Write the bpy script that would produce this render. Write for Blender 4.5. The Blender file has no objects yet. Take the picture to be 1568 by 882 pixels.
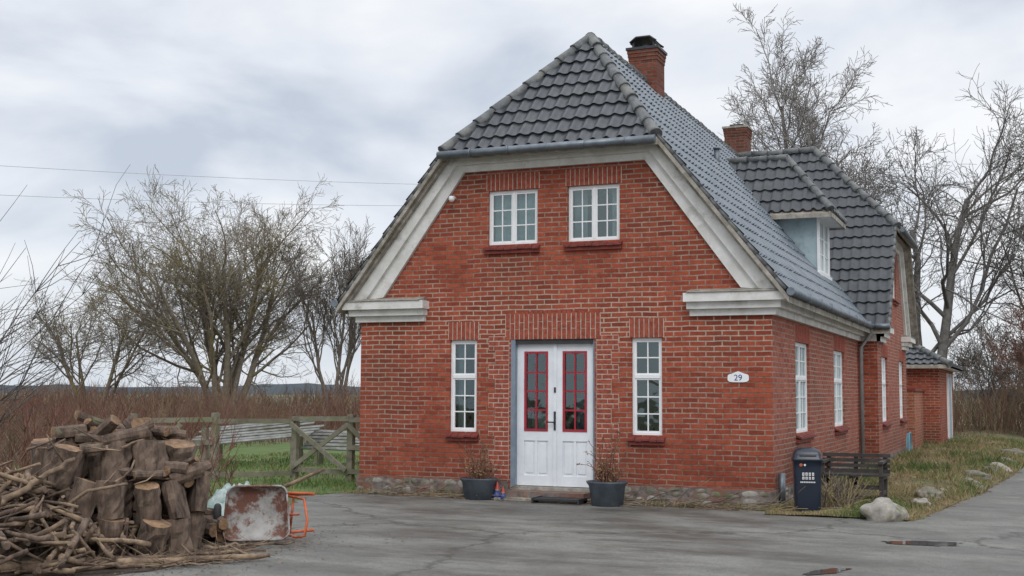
import bpy, bmesh, math, random
import numpy as np
from mathutils import Vector, Matrix, noise as mnoise
rnd=random.Random(7)
scene=bpy.context.scene
# ------------------------------------------------------------------ materials
def new_mat(name):
    m=bpy.data.materials.new(name); m.use_nodes=True
    nt=m.node_tree; b=nt.nodes['Principled BSDF']
    return m,nt,b
def N(nt,t,**k):
    n=nt.nodes.new(t)
    for a,v in k.items(): setattr(n,a,v)
    return n
def rgba(c): return (c[0],c[1],c[2],1)
def vary(name,c1,c2,scale=4,rough=.7,bump=.0,bscale=40,detail=6,c3=None,s3=1.0,t3=(.5,.7),stretch=None,metal=0,spec=.5,lo=.35,hi=.65):
    m,nt,b=new_mat(name); L=nt.links.new
    tc=N(nt,'ShaderNodeTexCoord'); mp=N(nt,'ShaderNodeMapping'); L(tc.outputs['Object'],mp.inputs[0])
    if stretch: mp.inputs['Scale'].default_value=stretch
    n1=N(nt,'ShaderNodeTexNoise'); n1.inputs['Scale'].default_value=scale; n1.inputs['Detail'].default_value=detail; n1.inputs['Roughness'].default_value=.65
    L(mp.outputs[0],n1.inputs['Vector'])
    r=N(nt,'ShaderNodeValToRGB'); r.color_ramp.elements[0].position=lo; r.color_ramp.elements[1].position=hi
    r.color_ramp.elements[0].color=rgba(c1); r.color_ramp.elements[1].color=rgba(c2); L(n1.outputs['Fac'],r.inputs[0])
    col=r.outputs[0]
    if c3:
        n2=N(nt,'ShaderNodeTexNoise'); n2.inputs['Scale'].default_value=s3; n2.inputs['Detail'].default_value=8; n2.inputs['Roughness'].default_value=.7
        L(tc.outputs['Object'],n2.inputs['Vector'])
        mr=N(nt,'ShaderNodeMapRange'); mr.inputs[1].default_value=t3[0]; mr.inputs[2].default_value=t3[1]; L(n2.outputs['Fac'],mr.inputs[0])
        mx=N(nt,'ShaderNodeMixRGB'); L(mr.outputs[0],mx.inputs[0]); L(col,mx.inputs[1]); mx.inputs[2].default_value=rgba(c3); col=mx.outputs[0]
    L(col,b.inputs['Base Color'])
    b.inputs['Roughness'].default_value=rough; b.inputs['Metallic'].default_value=metal; b.inputs['Specular IOR Level'].default_value=spec
    if bump:
        n3=N(nt,'ShaderNodeTexNoise'); n3.inputs['Scale'].default_value=bscale; n3.inputs['Detail'].default_value=5; L(mp.outputs[0],n3.inputs['Vector'])
        bp=N(nt,'ShaderNodeBump'); bp.inputs['Strength'].default_value=bump; bp.inputs['Distance'].default_value=.02; L(n3.outputs['Fac'],bp.inputs['Height']); L(bp.outputs[0],b.inputs['Normal'])
    return m
def brick_mat(name,ca,cb,mort1,mort2,grime=(.09,.045,.03),zband=0.0,msize=.0105):
    m,nt,b=new_mat(name); L=nt.links.new
    tc=N(nt,'ShaderNodeTexCoord'); sp=N(nt,'ShaderNodeSeparateXYZ'); L(tc.outputs['Object'],sp.inputs[0])
    wn=N(nt,'ShaderNodeTexNoise'); wn.inputs['Scale'].default_value=2.2; L(tc.outputs['Object'],wn.inputs['Vector'])
    wm=N(nt,'ShaderNodeMath',operation='MULTIPLY_ADD'); L(wn.outputs['Fac'],wm.inputs[0]); wm.inputs[1].default_value=.03; L(sp.outputs[2],wm.inputs[2])
    ad=N(nt,'ShaderNodeMath',operation='ADD'); L(sp.outputs[0],ad.inputs[0]); L(sp.outputs[1],ad.inputs[1])
    cx=N(nt,'ShaderNodeCombineXYZ'); L(ad.outputs[0],cx.inputs[0]); L(wm.outputs[0],cx.inputs[1])
    bt=N(nt,'ShaderNodeTexBrick'); L(cx.outputs[0],bt.inputs['Vector'])
    bt.inputs['Scale'].default_value=1; bt.inputs['Brick Width'].default_value=.235; bt.inputs['Row Height'].default_value=.073
    bt.inputs['Mortar Size'].default_value=msize; bt.inputs['Mortar Smooth'].default_value=.2; bt.inputs['Bias'].default_value=-.1
    bt.inputs['Color1'].default_value=rgba(ca); bt.inputs['Color2'].default_value=rgba(cb)
    n=N(nt,'ShaderNodeTexNoise'); n.inputs['Scale'].default_value=.9; n.inputs['Detail'].default_value=8; n.inputs['Roughness'].default_value=.72; L(tc.outputs['Object'],n.inputs['Vector'])
    zb=N(nt,'ShaderNodeMath',operation='SUBTRACT'); L(sp.outputs[2],zb.inputs[0]); zb.inputs[1].default_value=2.65
    za=N(nt,'ShaderNodeMath',operation='ABSOLUTE'); L(zb.outputs[0],za.inputs[0])
    zm=N(nt,'ShaderNodeMapRange'); zm.inputs[1].default_value=.15; zm.inputs[2].default_value=.75; zm.inputs[3].default_value=zband; zm.inputs[4].default_value=0; L(za.outputs[0],zm.inputs[0])
    za2=N(nt,'ShaderNodeMath',operation='ADD'); L(n.outputs['Fac'],za2.inputs[0]); L(zm.outputs[0],za2.inputs[1])
    rp=N(nt,'ShaderNodeValToRGB'); rp.color_ramp.elements[0].position=.42; rp.color_ramp.elements[1].position=.68
    rp.color_ramp.elements[0].color=rgba(mort1); rp.color_ramp.elements[1].color=rgba(mort2); L(za2.outputs[0],rp.inputs[0]); L(rp.outputs[0],bt.inputs['Mortar'])
    n2=N(nt,'ShaderNodeTexNoise'); n2.inputs['Scale'].default_value=11; n2.inputs['Detail'].default_value=8; n2.inputs['Roughness'].default_value=.85; L(tc.outputs['Object'],n2.inputs['Vector'])
    mr=N(nt,'ShaderNodeMapRange'); mr.inputs[1].default_value=.3; mr.inputs[2].default_value=.7; mr.inputs[3].default_value=.60; mr.inputs[4].default_value=1.38; L(n2.outputs['Fac'],mr.inputs[0])
    mu=N(nt,'ShaderNodeMixRGB',blend_type='MULTIPLY'); mu.inputs[0].default_value=1; L(bt.outputs['Color'],mu.inputs[1]); L(mr.outputs[0],mu.inputs[2])
    n3=N(nt,'ShaderNodeTexNoise'); n3.inputs['Scale'].default_value=.9; n3.inputs['Detail'].default_value=9; L(tc.outputs['Object'],n3.inputs['Vector'])
    zz=N(nt,'ShaderNodeMapRange'); zz.inputs[1].default_value=0; zz.inputs[2].default_value=1.2; zz.inputs[3].default_value=.30; zz.inputs[4].default_value=0; L(sp.outputs[2],zz.inputs[0])
    m3=N(nt,'ShaderNodeMapRange'); m3.inputs[1].default_value=.46; m3.inputs[2].default_value=.74; m3.inputs[3].default_value=0; m3.inputs[4].default_value=.5; L(n3.outputs['Fac'],m3.inputs[0])
    a2=N(nt,'ShaderNodeMath',operation='ADD'); L(zz.outputs[0],a2.inputs[0]); L(m3.outputs[0],a2.inputs[1])
    mx=N(nt,'ShaderNodeMixRGB'); L(a2.outputs[0],mx.inputs[0]); L(mu.outputs[0],mx.inputs[1]); mx.inputs[2].default_value=rgba(grime)
    L(mx.outputs[0],b.inputs['Base Color']); b.inputs['Roughness'].default_value=.9; b.inputs['Specular IOR Level'].default_value=.2
    ma=N(nt,'ShaderNodeMath',operation='MULTIPLY_ADD'); L(bt.outputs['Fac'],ma.inputs[0]); ma.inputs[1].default_value=-1.0; L(n2.outputs['Fac'],ma.inputs[2])
    bp=N(nt,'ShaderNodeBump'); bp.inputs['Strength'].default_value=.7; bp.inputs['Distance'].default_value=.012; L(ma.outputs[0],bp.inputs['Height']); L(bp.outputs[0],b.inputs['Normal'])
    return m
M={}
M['brick']=brick_mat('red_brick',(.37,.085,.046),(.215,.043,.026),(.19,.10,.072),(.54,.42,.34),zband=.11)
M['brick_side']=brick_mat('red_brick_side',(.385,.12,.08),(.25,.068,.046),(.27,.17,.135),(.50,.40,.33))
M['brick_chim']=brick_mat('chimney_brick',(.22,.072,.046),(.14,.04,.026),(.12,.08,.065),(.22,.17,.14),grime=(.05,.035,.028))
M['brick_wall']=brick_mat('garden_wall_brick',(.42,.14,.075),(.30,.08,.042),(.28,.19,.14),(.5,.4,.33))
M['brick_lint']=vary('brick_lintel',(.18,.037,.023),(.38,.085,.046),14,.85,.3,60)
M['mortar']=vary('mortar',(.36,.28,.22),(.56,.47,.39),12,.9)
M['stone']=vary('plinth_fieldstone',(.09,.072,.064),(.27,.23,.205),7,.85,.6,20,c3=(.18,.085,.06),s3=3.5,t3=(.48,.58))
M['white']=vary('white_render',(.57,.56,.53),(.74,.74,.72),3,.75,.15,30,c3=(.28,.26,.22),s3=2.6,t3=(.54,.76))
M['verge']=vary('weathered_verge',(.22,.20,.17),(.42,.39,.34),6,.85,.4,30,c3=(.12,.11,.07),s3=5,t3=(.5,.7))
M['frame']=vary('white_window_paint',(.74,.75,.76),(.83,.84,.85),4,.45)
M['doorwhite']=vary('white_door_paint',(.66,.69,.73),(.77,.80,.83),3,.4)
M['doorred']=vary('red_door_paint',(.27,.015,.028),(.36,.025,.04),6,.4)
M['jamb']=vary('blue_grey_jamb',(.15,.19,.24),(.22,.27,.33),4,.5)
M['dark']=vary('dark_metal',(.02,.02,.022),(.04,.04,.045),8,.5)
M['sill']=vary('clay_sill',(.12,.024,.018),(.22,.04,.028),10,.7,.2,40)
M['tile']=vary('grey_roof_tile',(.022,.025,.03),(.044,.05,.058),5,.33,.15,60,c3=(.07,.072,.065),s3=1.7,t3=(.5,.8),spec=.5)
M['tile_sheen']=vary('grey_roof_tile_sky_sheen',(.075,.095,.12),(.125,.15,.18),5,.32,.15,60,c3=(.17,.19,.195),s3=1.4,t3=(.5,.8),spec=.65)  # same tile for the east slope, grazing sky reflection painted in as lighter blue-grey
M['ridge']=vary('ridge_tile',(.06,.063,.068),(.15,.155,.155),7,.6,.3,40,c3=(.18,.18,.15),s3=3,t3=(.5,.7))
M['zinc']=vary('zinc',(.12,.14,.16),(.20,.23,.26),6,.42,metal=.5)
M['zinc_l']=vary('zinc_pipe',(.24,.25,.26),(.34,.35,.36),6,.5,metal=.2)
M['cheek']=vary('dormer_cheek_paint',(.28,.37,.40),(.38,.47,.50),2,.55,c3=(.2,.26,.28),s3=3)
M['curtain']=vary('curtain',(.55,.58,.57),(.78,.78,.76),9,.9)
M['bark']=vary('bark',(.10,.083,.068),(.20,.17,.14),9,.9)
M['bark_y']=vary('bark_lichen',(.15,.125,.095),(.27,.235,.185),6,.9,c3=(.24,.20,.085),s3=.5,t3=(.50,.62))
M['bark_r']=vary('twig_red',(.105,.047,.033),(.22,.105,.075),1.2,.9,c3=(.18,.125,.08),s3=.2,t3=(.48,.62))
M['reed']=vary('dry_reed',(.16,.115,.065),(.26,.20,.12),1,.9)
M['bark_d']=vary('bark_dark',(.065,.058,.052),(.145,.128,.113),6,.9)
M['bark_g']=vary('bark_grey',(.085,.078,.072),(.18,.168,.155),6,.9)
M['birch']=vary('bark_birch',(.17,.155,.145),(.30,.28,.26),3,.9)
M['logbark']=vary('log_bark',(.05,.033,.025),(.19,.135,.10),11,.95,1.0,28,c3=(.16,.17,.10),s3=3,t3=(.60,.72),stretch=(1,1,.3))
M['logend']=vary('log_end',(.15,.085,.045),(.33,.205,.115),13,.9,.5,50,c3=(.08,.05,.035),s3=4,t3=(.48,.66))
M['stick']=vary('stick_wood',(.11,.075,.05),(.34,.245,.16),5,.9,.4,40,c3=(.08,.05,.037),s3=3,t3=(.46,.6))
M['fence']=vary('fence_wood',(.14,.13,.095),(.28,.26,.20),6,.9,.4,30,c3=(.13,.15,.06),s3=3,t3=(.5,.7))
M['grey_plank']=vary('grey_planks',(.13,.13,.12),(.25,.25,.235),6,.85,.3,30,c3=(.10,.105,.07),s3=2.5,t3=(.48,.62))
M['pot']=vary('pot_plastic',(.04,.052,.064),(.08,.095,.115),6,.5)
M['soil']=vary('soil',(.03,.022,.016),(.07,.05,.035),20,.95,.6,40)
M['bin']=vary('bin_navy',(.008,.014,.028),(.014,.022,.04),4,.32)
M['printwhite']=vary('print_white',(.7,.7,.7),(.8,.8,.8),4,.5)
M['orange']=vary('orange_paint',(.42,.08,.02),(.55,.13,.045),7,.5,c3=(.16,.05,.025),s3=9,t3=(.52,.62))
M['rusty']=vary('rusty_galvanised',(.26,.25,.235),(.40,.39,.37),6,.65,.2,40,c3=(.14,.055,.035),s3=4.2,t3=(.47,.56),metal=.0)
M['tarp']=vary('green_tarp',(.10,.19,.16),(.42,.48,.47),7,.45,.4,12)
M['rubber']=vary('rubber',(.015,.015,.015),(.03,.03,.03),9,.8)
M['rock']=vary('boulder',(.22,.20,.18),(.40,.37,.33),5,.9,.7,14,c3=(.15,.15,.09),s3=3.5,t3=(.48,.62))
M['rockd']=vary('field_rock',(.13,.115,.10),(.28,.25,.21),5,.9,.7,14,c3=(.09,.10,.05),s3=4,t3=(.45,.6))
M['benchw']=vary('dark_bench_wood',(.025,.022,.02),(.06,.052,.046),8,.7)
M['leaf']=vary('dead_leaves',(.12,.065,.03),(.30,.18,.09),2,.9)
M['grassg']=vary('grass_green',(.055,.105,.018),(.12,.19,.04),1.5,.8)
M['grassm']=vary('grass_dull',(.075,.095,.03),(.14,.16,.06),1.5,.85)
M['grassd']=vary('grass_dry',(.19,.145,.07),(.33,.26,.135),1.5,.85)
M['hose']=vary('hose_blue',(.12,.30,.38),(.2,.42,.5),3,.5)
M['wire']=vary('cable',(.44,.45,.47),(.48,.49,.51),3,.7)
M['ornb']=vary('ornament_blue',(.02,.04,.18),(.04,.07,.26),6,.4)
M['ornr']=vary('ornament_red',(.3,.02,.02),(.42,.04,.03),6,.4)
M['skin']=vary('ornament_pink',(.5,.32,.24),(.6,.4,.3),6,.5)
M['enamel']=vary('enamel_white',(.75,.76,.78),(.82,.83,.84),3,.25)
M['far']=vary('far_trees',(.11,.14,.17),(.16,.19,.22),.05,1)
# glass
m,nt,b=new_mat('window_glass'); M['glass']=m
nt.nodes.remove(b); out=nt.nodes['Material Output']
tr=N(nt,'ShaderNodeBsdfTransparent'); tr.inputs[0].default_value=(.60,.74,.74,1)
gl=N(nt,'ShaderNodeBsdfGlossy'); gl.inputs['Roughness'].default_value=.03; gl.inputs[0].default_value=(.78,.95,.97,1)
gtc=N(nt,'ShaderNodeTexCoord'); gn=N(nt,'ShaderNodeTexNoise'); gn.inputs['Scale'].default_value=2.5; nt.links.new(gtc.outputs['Object'],gn.inputs['Vector'])
gb_=N(nt,'ShaderNodeBump'); gb_.inputs['Strength'].default_value=.25; gb_.inputs['Distance'].default_value=.03; nt.links.new(gn.outputs['Fac'],gb_.inputs['Height']); nt.links.new(gb_.outputs[0],gl.inputs['Normal'])
fr_=N(nt,'ShaderNodeFresnel'); fr_.inputs[0].default_value=1.5
ma=N(nt,'ShaderNodeMath',operation='MULTIPLY_ADD'); nt.links.new(fr_.outputs[0],ma.inputs[0]); ma.inputs[1].default_value=1.3; ma.inputs[2].default_value=.10
mx=N(nt,'ShaderNodeMixShader'); nt.links.new(ma.outputs[0],mx.inputs[0]); nt.links.new(tr.outputs[0],mx.inputs[1]); nt.links.new(gl.outputs[0],mx.inputs[2]); nt.links.new(mx.outputs[0],out.inputs[0])
# asphalt
def asphalt():
    m,nt,b=new_mat('old_asphalt'); L=nt.links.new
    tc=N(nt,'ShaderNodeTexCoord')
    def noi(s,d=8,r=.65,st=None):
        n=N(nt,'ShaderNodeTexNoise'); n.inputs['Scale'].default_value=s; n.inputs['Detail'].default_value=d; n.inputs['Roughness'].default_value=r
        if st:
            mp=N(nt,'ShaderNodeMapping'); mp.inputs['Scale'].default_value=st; mp.inputs['Rotation'].default_value=(0,0,.35); L(tc.outputs['Object'],mp.inputs[0]); L(mp.outputs[0],n.inputs['Vector'])
        else: L(tc.outputs['Object'],n.inputs['Vector'])
        return n
    a=noi(.7,10,.74,(.6,1.5,1)); r=N(nt,'ShaderNodeValToRGB'); r.color_ramp.elements[0].position=.40; r.color_ramp.elements[1].position=.60
    r.color_ramp.elements[0].color=(.085,.083,.075,1); r.color_ramp.elements[1].color=(.20,.195,.178,1); L(a.outputs['Fac'],r.inputs[0])
    g=noi(48,6,.9); g2=N(nt,'ShaderNodeMapRange'); g2.inputs[1].default_value=.32; g2.inputs[2].default_value=.68; g2.inputs[3].default_value=.5; g2.inputs[4].default_value=1.5; L(g.outputs['Fac'],g2.inputs[0])
    mu=N(nt,'ShaderNodeMixRGB',blend_type='MULTIPLY'); mu.inputs[0].default_value=1; L(r.outputs[0],mu.inputs[1]); L(g2.outputs[0],mu.inputs[2])
    c=noi(1.7,10,.8); c2=N(nt,'ShaderNodeMapRange'); c2.inputs[1].default_value=.50; c2.inputs[2].default_value=.66; c2.inputs[4].default_value=.65; L(c.outputs['Fac'],c2.inputs[0])
    mx=N(nt,'ShaderNodeMixRGB'); L(c2.outputs[0],mx.inputs[0]); L(mu.outputs[0],mx.inputs[1]); mx.inputs[2].default_value=(.078,.076,.056,1)
    v=N(nt,'ShaderNodeTexVoronoi',feature='DISTANCE_TO_EDGE'); v.inputs['Scale'].default_value=.30
    w=noi(1.1,6,.7); vm=N(nt,'ShaderNodeMixRGB'); vm.inputs[0].default_value=.55; L(tc.outputs['Object'],vm.inputs[1]); L(w.outputs['Color'],vm.inputs[2]); L(vm.outputs[0],v.inputs['Vector'])
    cm=N(nt,'ShaderNodeMapRange'); cm.inputs[1].default_value=.0; cm.inputs[2].default_value=.009; cm.inputs[3].default_value=.7; cm.inputs[4].default_value=0; L(v.outputs['Distance'],cm.inputs[0])
    m2=N(nt,'ShaderNodeMixRGB'); L(cm.outputs[0],m2.inputs[0]); L(mx.outputs[0],m2.inputs[1]); m2.inputs[2].default_value=(.035,.036,.028,1)
    L(m2.outputs[0],b.inputs['Base Color'])
    rr=N(nt,'ShaderNodeMapRange'); rr.inputs[1].default_value=.40; rr.inputs[2].default_value=.6; rr.inputs[3].default_value=.42; rr.inputs[4].default_value=.85; L(a.outputs['Fac'],rr.inputs[0]); L(rr.outputs[0],b.inputs['Roughness'])
    b.inputs['Specular IOR Level'].default_value=.35
    bp=N(nt,'ShaderNodeBump'); bp.inputs['Strength'].default_value=.6; bp.inputs['Distance'].default_value=.012; L(g.outputs['Fac'],bp.inputs['Height']); L(bp.outputs[0],b.inputs['Normal'])
    return m
M['asphalt']=asphalt()
M['ground']=vary('earth',(.08,.062,.04),(.14,.115,.07),.8,.95,.6,12,c3=(.07,.10,.025),s3=.35,t3=(.46,.6))
M['verge_g']=vary('verge_ground',(.11,.085,.045),(.19,.155,.08),2.5,.95,.8,14,c3=(.07,.09,.03),s3=1.2,t3=(.48,.6))
M['lawn']=vary('lawn_ground',(.05,.09,.018),(.095,.15,.03),1.5,.95,.6,20,c3=(.11,.085,.05),s3=1.2,t3=(.54,.66))
m,nt,b=new_mat('puddle_water'); M['water']=m
b.inputs['Base Color'].default_value=(.03,.022,.016,1); b.inputs['Roughness'].default_value=.05
# ------------------------------------------------------------------ mesh builder
class MB:
    def __init__(s): s.v=[]; s.f=[]; s.m=[]; s.mats=[]; s.sm=[]
    def mi(s,mat):
        if mat not in s.mats: s.mats.append(mat)
        return s.mats.index(mat)
    def add(s,vs,fs,mat,smooth=False):
        o=len(s.v); s.v.extend([tuple(v) for v in vs]); k=s.mi(mat)
        for f in fs: s.f.append(tuple(o+i for i in f)); s.m.append(k); s.sm.append(smooth)
    def box(s,x0,x1,y0,y1,z0,z1,mat,fr=None):
        vs=[(x,y,z) for z in (z0,z1) for y in (y0,y1) for x in (x0,x1)]
        if fr: vs=[fr(*v) for v in vs]
        s.add(vs,[(0,2,3,1),(4,5,7,6),(0,1,5,4),(1,3,7,5),(3,2,6,7),(2,0,4,6)],mat)
    def beam(s,a,b,w,h,mat,jit=0):
        a=Vector(a); b=Vector(b); d=(b-a).normalized(); up=Vector((0,0,1)) if abs(d.z)<.9 else Vector((1,0,0))
        r=d.cross(up).normalized(); u=r.cross(d)
        vs=[]
        for p in (a,b):
            for i,j in ((-1,-1),(1,-1),(1,1),(-1,1)): vs.append(p+r*i*w/2+u*j*h/2)
        s.add(vs,[(0,1,2,3),(7,6,5,4),(0,4,5,1),(1,5,6,2),(2,6,7,3),(3,7,4,0)],mat)
    def tube(s,pts,rad,mat,n=6,cap=True,smooth=True):
        pts=[Vector(p) for p in pts]; vs=[]; 
        if not hasattr(rad,'__len__'): rad=[rad]*len(pts)
        d0=(pts[1]-pts[0]).normalized(); ref=Vector((0,0,1)) if abs(d0.z)<.8 else Vector((1,0,0))
        r=d0.cross(ref).normalized()
        for i,p in enumerate(pts):
            d=(pts[min(i+1,len(pts)-1)]-pts[max(i-1,0)])
            if d.length<1e-7: d=d0
            d.normalize(); r=(r-d*r.dot(d))
            if r.length<1e-4: r=d.orthogonal()
            r.normalize(); u=d.cross(r)
            for k in range(n):
                a=2*math.pi*k/n; vs.append(p+(r*math.cos(a)+u*math.sin(a))*rad[i])
        fs=[]
        for i in range(len(pts)-1):
            for k in range(n):
                k2=(k+1)%n; fs.append((i*n+k,i*n+k2,(i+1)*n+k2,(i+1)*n+k))
        s.add(vs,fs,mat,smooth)
        if cap:
            o=len(s.v)-len(vs); k=s.mi(mat)
            s.f.append(tuple(o+i for i in range(n))[::-1]); s.m.append(k); s.sm.append(False)
            s.f.append(tuple(o+(len(pts)-1)*n+i for i in range(n))); s.m.append(k); s.sm.append(False)
    def lathe(s,c,prof,mat,n=24,sx=1,sy=1,smooth=True):
        vs=[];fs=[]
        for r,z in prof:
            for k in range(n):
                a=2*math.pi*k/n; vs.append((c[0]+math.cos(a)*r*sx,c[1]+math.sin(a)*r*sy,c[2]+z))
        for i in range(len(prof)-1):
            for k in range(n):
                k2=(k+1)%n; fs.append((i*n+k,i*n+k2,(i+1)*n+k2,(i+1)*n+k))
        s.add(vs,fs,mat,smooth)
    def obj(s,name,parent=None):
        me=bpy.data.meshes.new(name); me.from_pydata(s.v,[],s.f)
        for m in s.mats: me.materials.append(m)
        me.polygons.foreach_set('material_index',s.m); me.polygons.foreach_set('use_smooth',s.sm); me.update()
        o=bpy.data.objects.new(name,me); scene.collection.objects.link(o)
        if parent: o.parent=parent
        return o
def empty(name):
    e=bpy.data.objects.new(name,None); scene.collection.objects.link(e); return e
# ------------------------------------------------------------------ house
house=empty('brick_house')
mX=-3.28; XG=.38; YW=12.7; TS=1.27
front=lambda u,d,z:(mX+u,-d,z)
side=lambda u,d,z:(d,u,z)
wing=lambda u,d,z:(XG+d,YW+u,z)
def clip_mesh(o,planes):
    bm=bmesh.new(); bm.from_mesh(o.data)
    for co,no in planes:
        bmesh.ops.bisect_plane(bm,geom=bm.verts[:]+bm.edges[:]+bm.faces[:],plane_co=co,plane_no=no,clear_outer=True)
    bm.to_mesh(o.data); bm.free()
def wall(name,fr,u0,u1,z0,z1,holes,mat,clips=(),dep=.13):
    mb=MB(); us=sorted(set([u0,u1]+[h[0] for h in holes]+[h[1] for h in holes])); zs=sorted(set([z0,z1]+[h[2] for h in holes]+[h[3] for h in holes]))
    for i in range(len(us)-1):
        for j in range(len(zs)-1):
            uc=(us[i]+us[i+1])/2; zc=(zs[j]+zs[j+1])/2
            if any(h[0]<uc<h[1] and h[2]<zc<h[3] for h in holes): continue
            mb.add([fr(us[i],0,zs[j]),fr(us[i+1],0,zs[j]),fr(us[i+1],0,zs[j+1]),fr(us[i],0,zs[j+1])],[(0,1,2,3)],mat)
    for a,b,c,d in holes:
        for q in ([(a,0,c),(a,-dep,c),(a,-dep,d),(a,0,d)],[(b,0,d),(b,-dep,d),(b,-dep,c),(b,0,c)],[(a,0,d),(a,-dep,d),(b,-dep,d),(b,0,d)],[(b,0,c),(b,-dep,c),(a,-dep,c),(a,0,c)]):
            mb.add([fr(*p) for p in q],[(0,1,2,3)],mat)
    o=mb.obj(name,house); clip_mesh(o,clips); return o
UW=[(-1.06,-.246),(.246,1.06)]; LW=[(-1.693,-1.239),(1.239,1.693)]
ZU=(3.836,4.674); ZL=(.976,2.38)
DOOR=(-.67,.67,.16,2.376)
gh=[(a,b)+ZU for a,b in UW]+[(a,b)+ZL for a,b in LW]
def gclips(fr):
    pl=[]
    for s in (1,-1):
        p=Vector(fr(s*3.28,0,3.16)); n0=Vector(fr(s*TS,0,1))-Vector(fr(0,0,0)); pl.append((p,n0.normalized()))
    pl.append((Vector(fr(0,0,5.20)),Vector((0,0,1))))
    return pl
wall('front_wall',front,-3.28,3.28,0,5.25,gh+[DOOR],M['brick'],gclips(front))
wl=[(1.823,3.11)+ZL,(5.82,7.2)+ZL]
wall('east_wall',side,0,9.42,0,3.0,wl,M['brick_side'])
WL2=[(-2.5,-1.35),(1.35,2.5)]
wall('wing_gable_wall',wing,-3.28,3.28,0,5.25,[(a,b)+ZU for a,b in UW]+[(a,b)+ZL for a,b in WL2],M['brick_side'],gclips(wing))
mb=MB()
mb.add([(0,9.42,0),(XG,9.42,0),(XG,9.42,3.0),(0,9.42,3.0)],[(0,1,2,3)],M['brick'])
mb.add([(-6.56,0,0),(-6.56,15.98,0),(-6.56,15.98,3.1),(-6.56,0,3.1)],[(0,1,2,3)],M['brick'])
mb.add([(-6.56,15.98,0),(XG,15.98,0),(XG,15.98,3.1),(-6.56,15.98,3.1)],[(0,1,2,3)],M['brick'])
mb.obj('rear_walls',house)
# plinth
mb=MB()
for a,b in ((-3.31,-.70),(.70,3.31)): mb.box(a,b,0,.035,0,.25,M['stone'],front)
mb.box(0,9.42,0,.035,0,.25,M['stone'],side); mb.box(-3.28,3.28,0,.035,0,.25,M['stone'],wing); mb.box(.036,XG+.035,9.385,9.42,0,.25,M['stone'])
mb.obj('stone_plinth',house)
mb=MB()
def pstones(fr,u0,u1,skip):
    u=u0
    while u<u1:
        w=rnd.uniform(.09,.26)
        if not skip(u,w):
            z=.02
            while z<.2:
                h=rnd.uniform(.07,.13); h=min(h,.245-z)
                c=(u+w/2+rnd.gauss(0,.02),z+h/2); vs=[];n=9
                for k in range(n):
                    a=2*math.pi*k/n; rr=rnd.uniform(.8,1.08); vs.append(fr(c[0]+math.cos(a)*w/2*rr*.95,.036,c[1]+math.sin(a)*h/2*rr))
                vs.append(fr(c[0],.036+rnd.uniform(.01,.022),c[1])); mb.add(vs,[(k,(k+1)%n,n) for k in range(n)],M['rock'] if rnd.random()<.3 else (M['rockd'] if rnd.random()<.5 else M['stone']),True)
                z+=h+.01
        u+=w+.008
pstones(front,-3.3,3.28,lambda u,w:-.85<u+w/2<.85 or u+w>3.3)
pstones(side,.05,9.3,lambda u,w:False)
mb.obj('plinth_stones',house)
# lintels
mb=MB()
def lintel(fr,u0,u1,z0,z1,camber=0,mat=None):
    mat=mat or M['brick_lint']; mb.box(u0-.005,u1+.005,0,.004,z0+.002,z1,M['mortar'],fr)
    n=max(3,round((u1-u0)/.075)); w=(u1-u0)/n
    for i in range(n):
        a=u0+i*w; t=((a+w/2)-(u0+u1)/2)/((u1-u0)/2); zz=z1+camber*(1-t*t); dd=rnd.uniform(.008,.012)
        if (z1-z0)>.3:
            k=z0+(zz-z0)*(.62 if i%2 else .38)
            mb.box(a+.008,a+w-.008,0,dd,z0+.004,k-.006,mat,fr); mb.box(a+.008,a+w-.008,0,dd,k+.006,zz,mat,fr)
        else: mb.box(a+.008,a+w-.008,0,dd,z0+.004,zz,mat,fr)
lintel(front,-.76,.76,2.378,2.76,.05)
for a,b in LW: lintel(front,a-.03,b+.03,2.382,2.66)
for a,b in UW: lintel(front,a-.03,b+.03,4.676,4.93)
for a,b in ((1.823,3.11),(5.82,7.2)): lintel(side,a-.03,b+.03,2.382,2.64)
for a,b in WL2: lintel(wing,a-.03,b+.03,2.382,2.64)
for a,b in UW: lintel(wing,a-.03,b+.03,4.676,4.93)
k=0; z=.27
while z<2.36:
    for s in (-1,1):
        w=.34 if (k//3)%2 else .23
        u0=.70; 
        a,b=(u0,u0+w) if s>0 else (-u0-w,-u0)
        mb.box(a,b,0,.0025,z,z+.072,M['mortar'],front)
        nb=2 if w>.3 else 1; bw=(b-a)/nb
        off=.5 if k%2 else 0
        cuts=[a]+[a+bw*(i+1)-(bw*.5 if off else 0) for i in range(nb)]+([b] if off else [])
        for i in range(len(cuts)-1): 
            if cuts[i+1]-cuts[i]>.03: mb.box(cuts[i]+.007,cuts[i+1]-.007,0,rnd.uniform(.005,.009),z+.008,z+.064,M['brick_lint'],front)
    z+=.072; k+=1
mb.obj('soldier_lintels_and_quoins',house)
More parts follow.
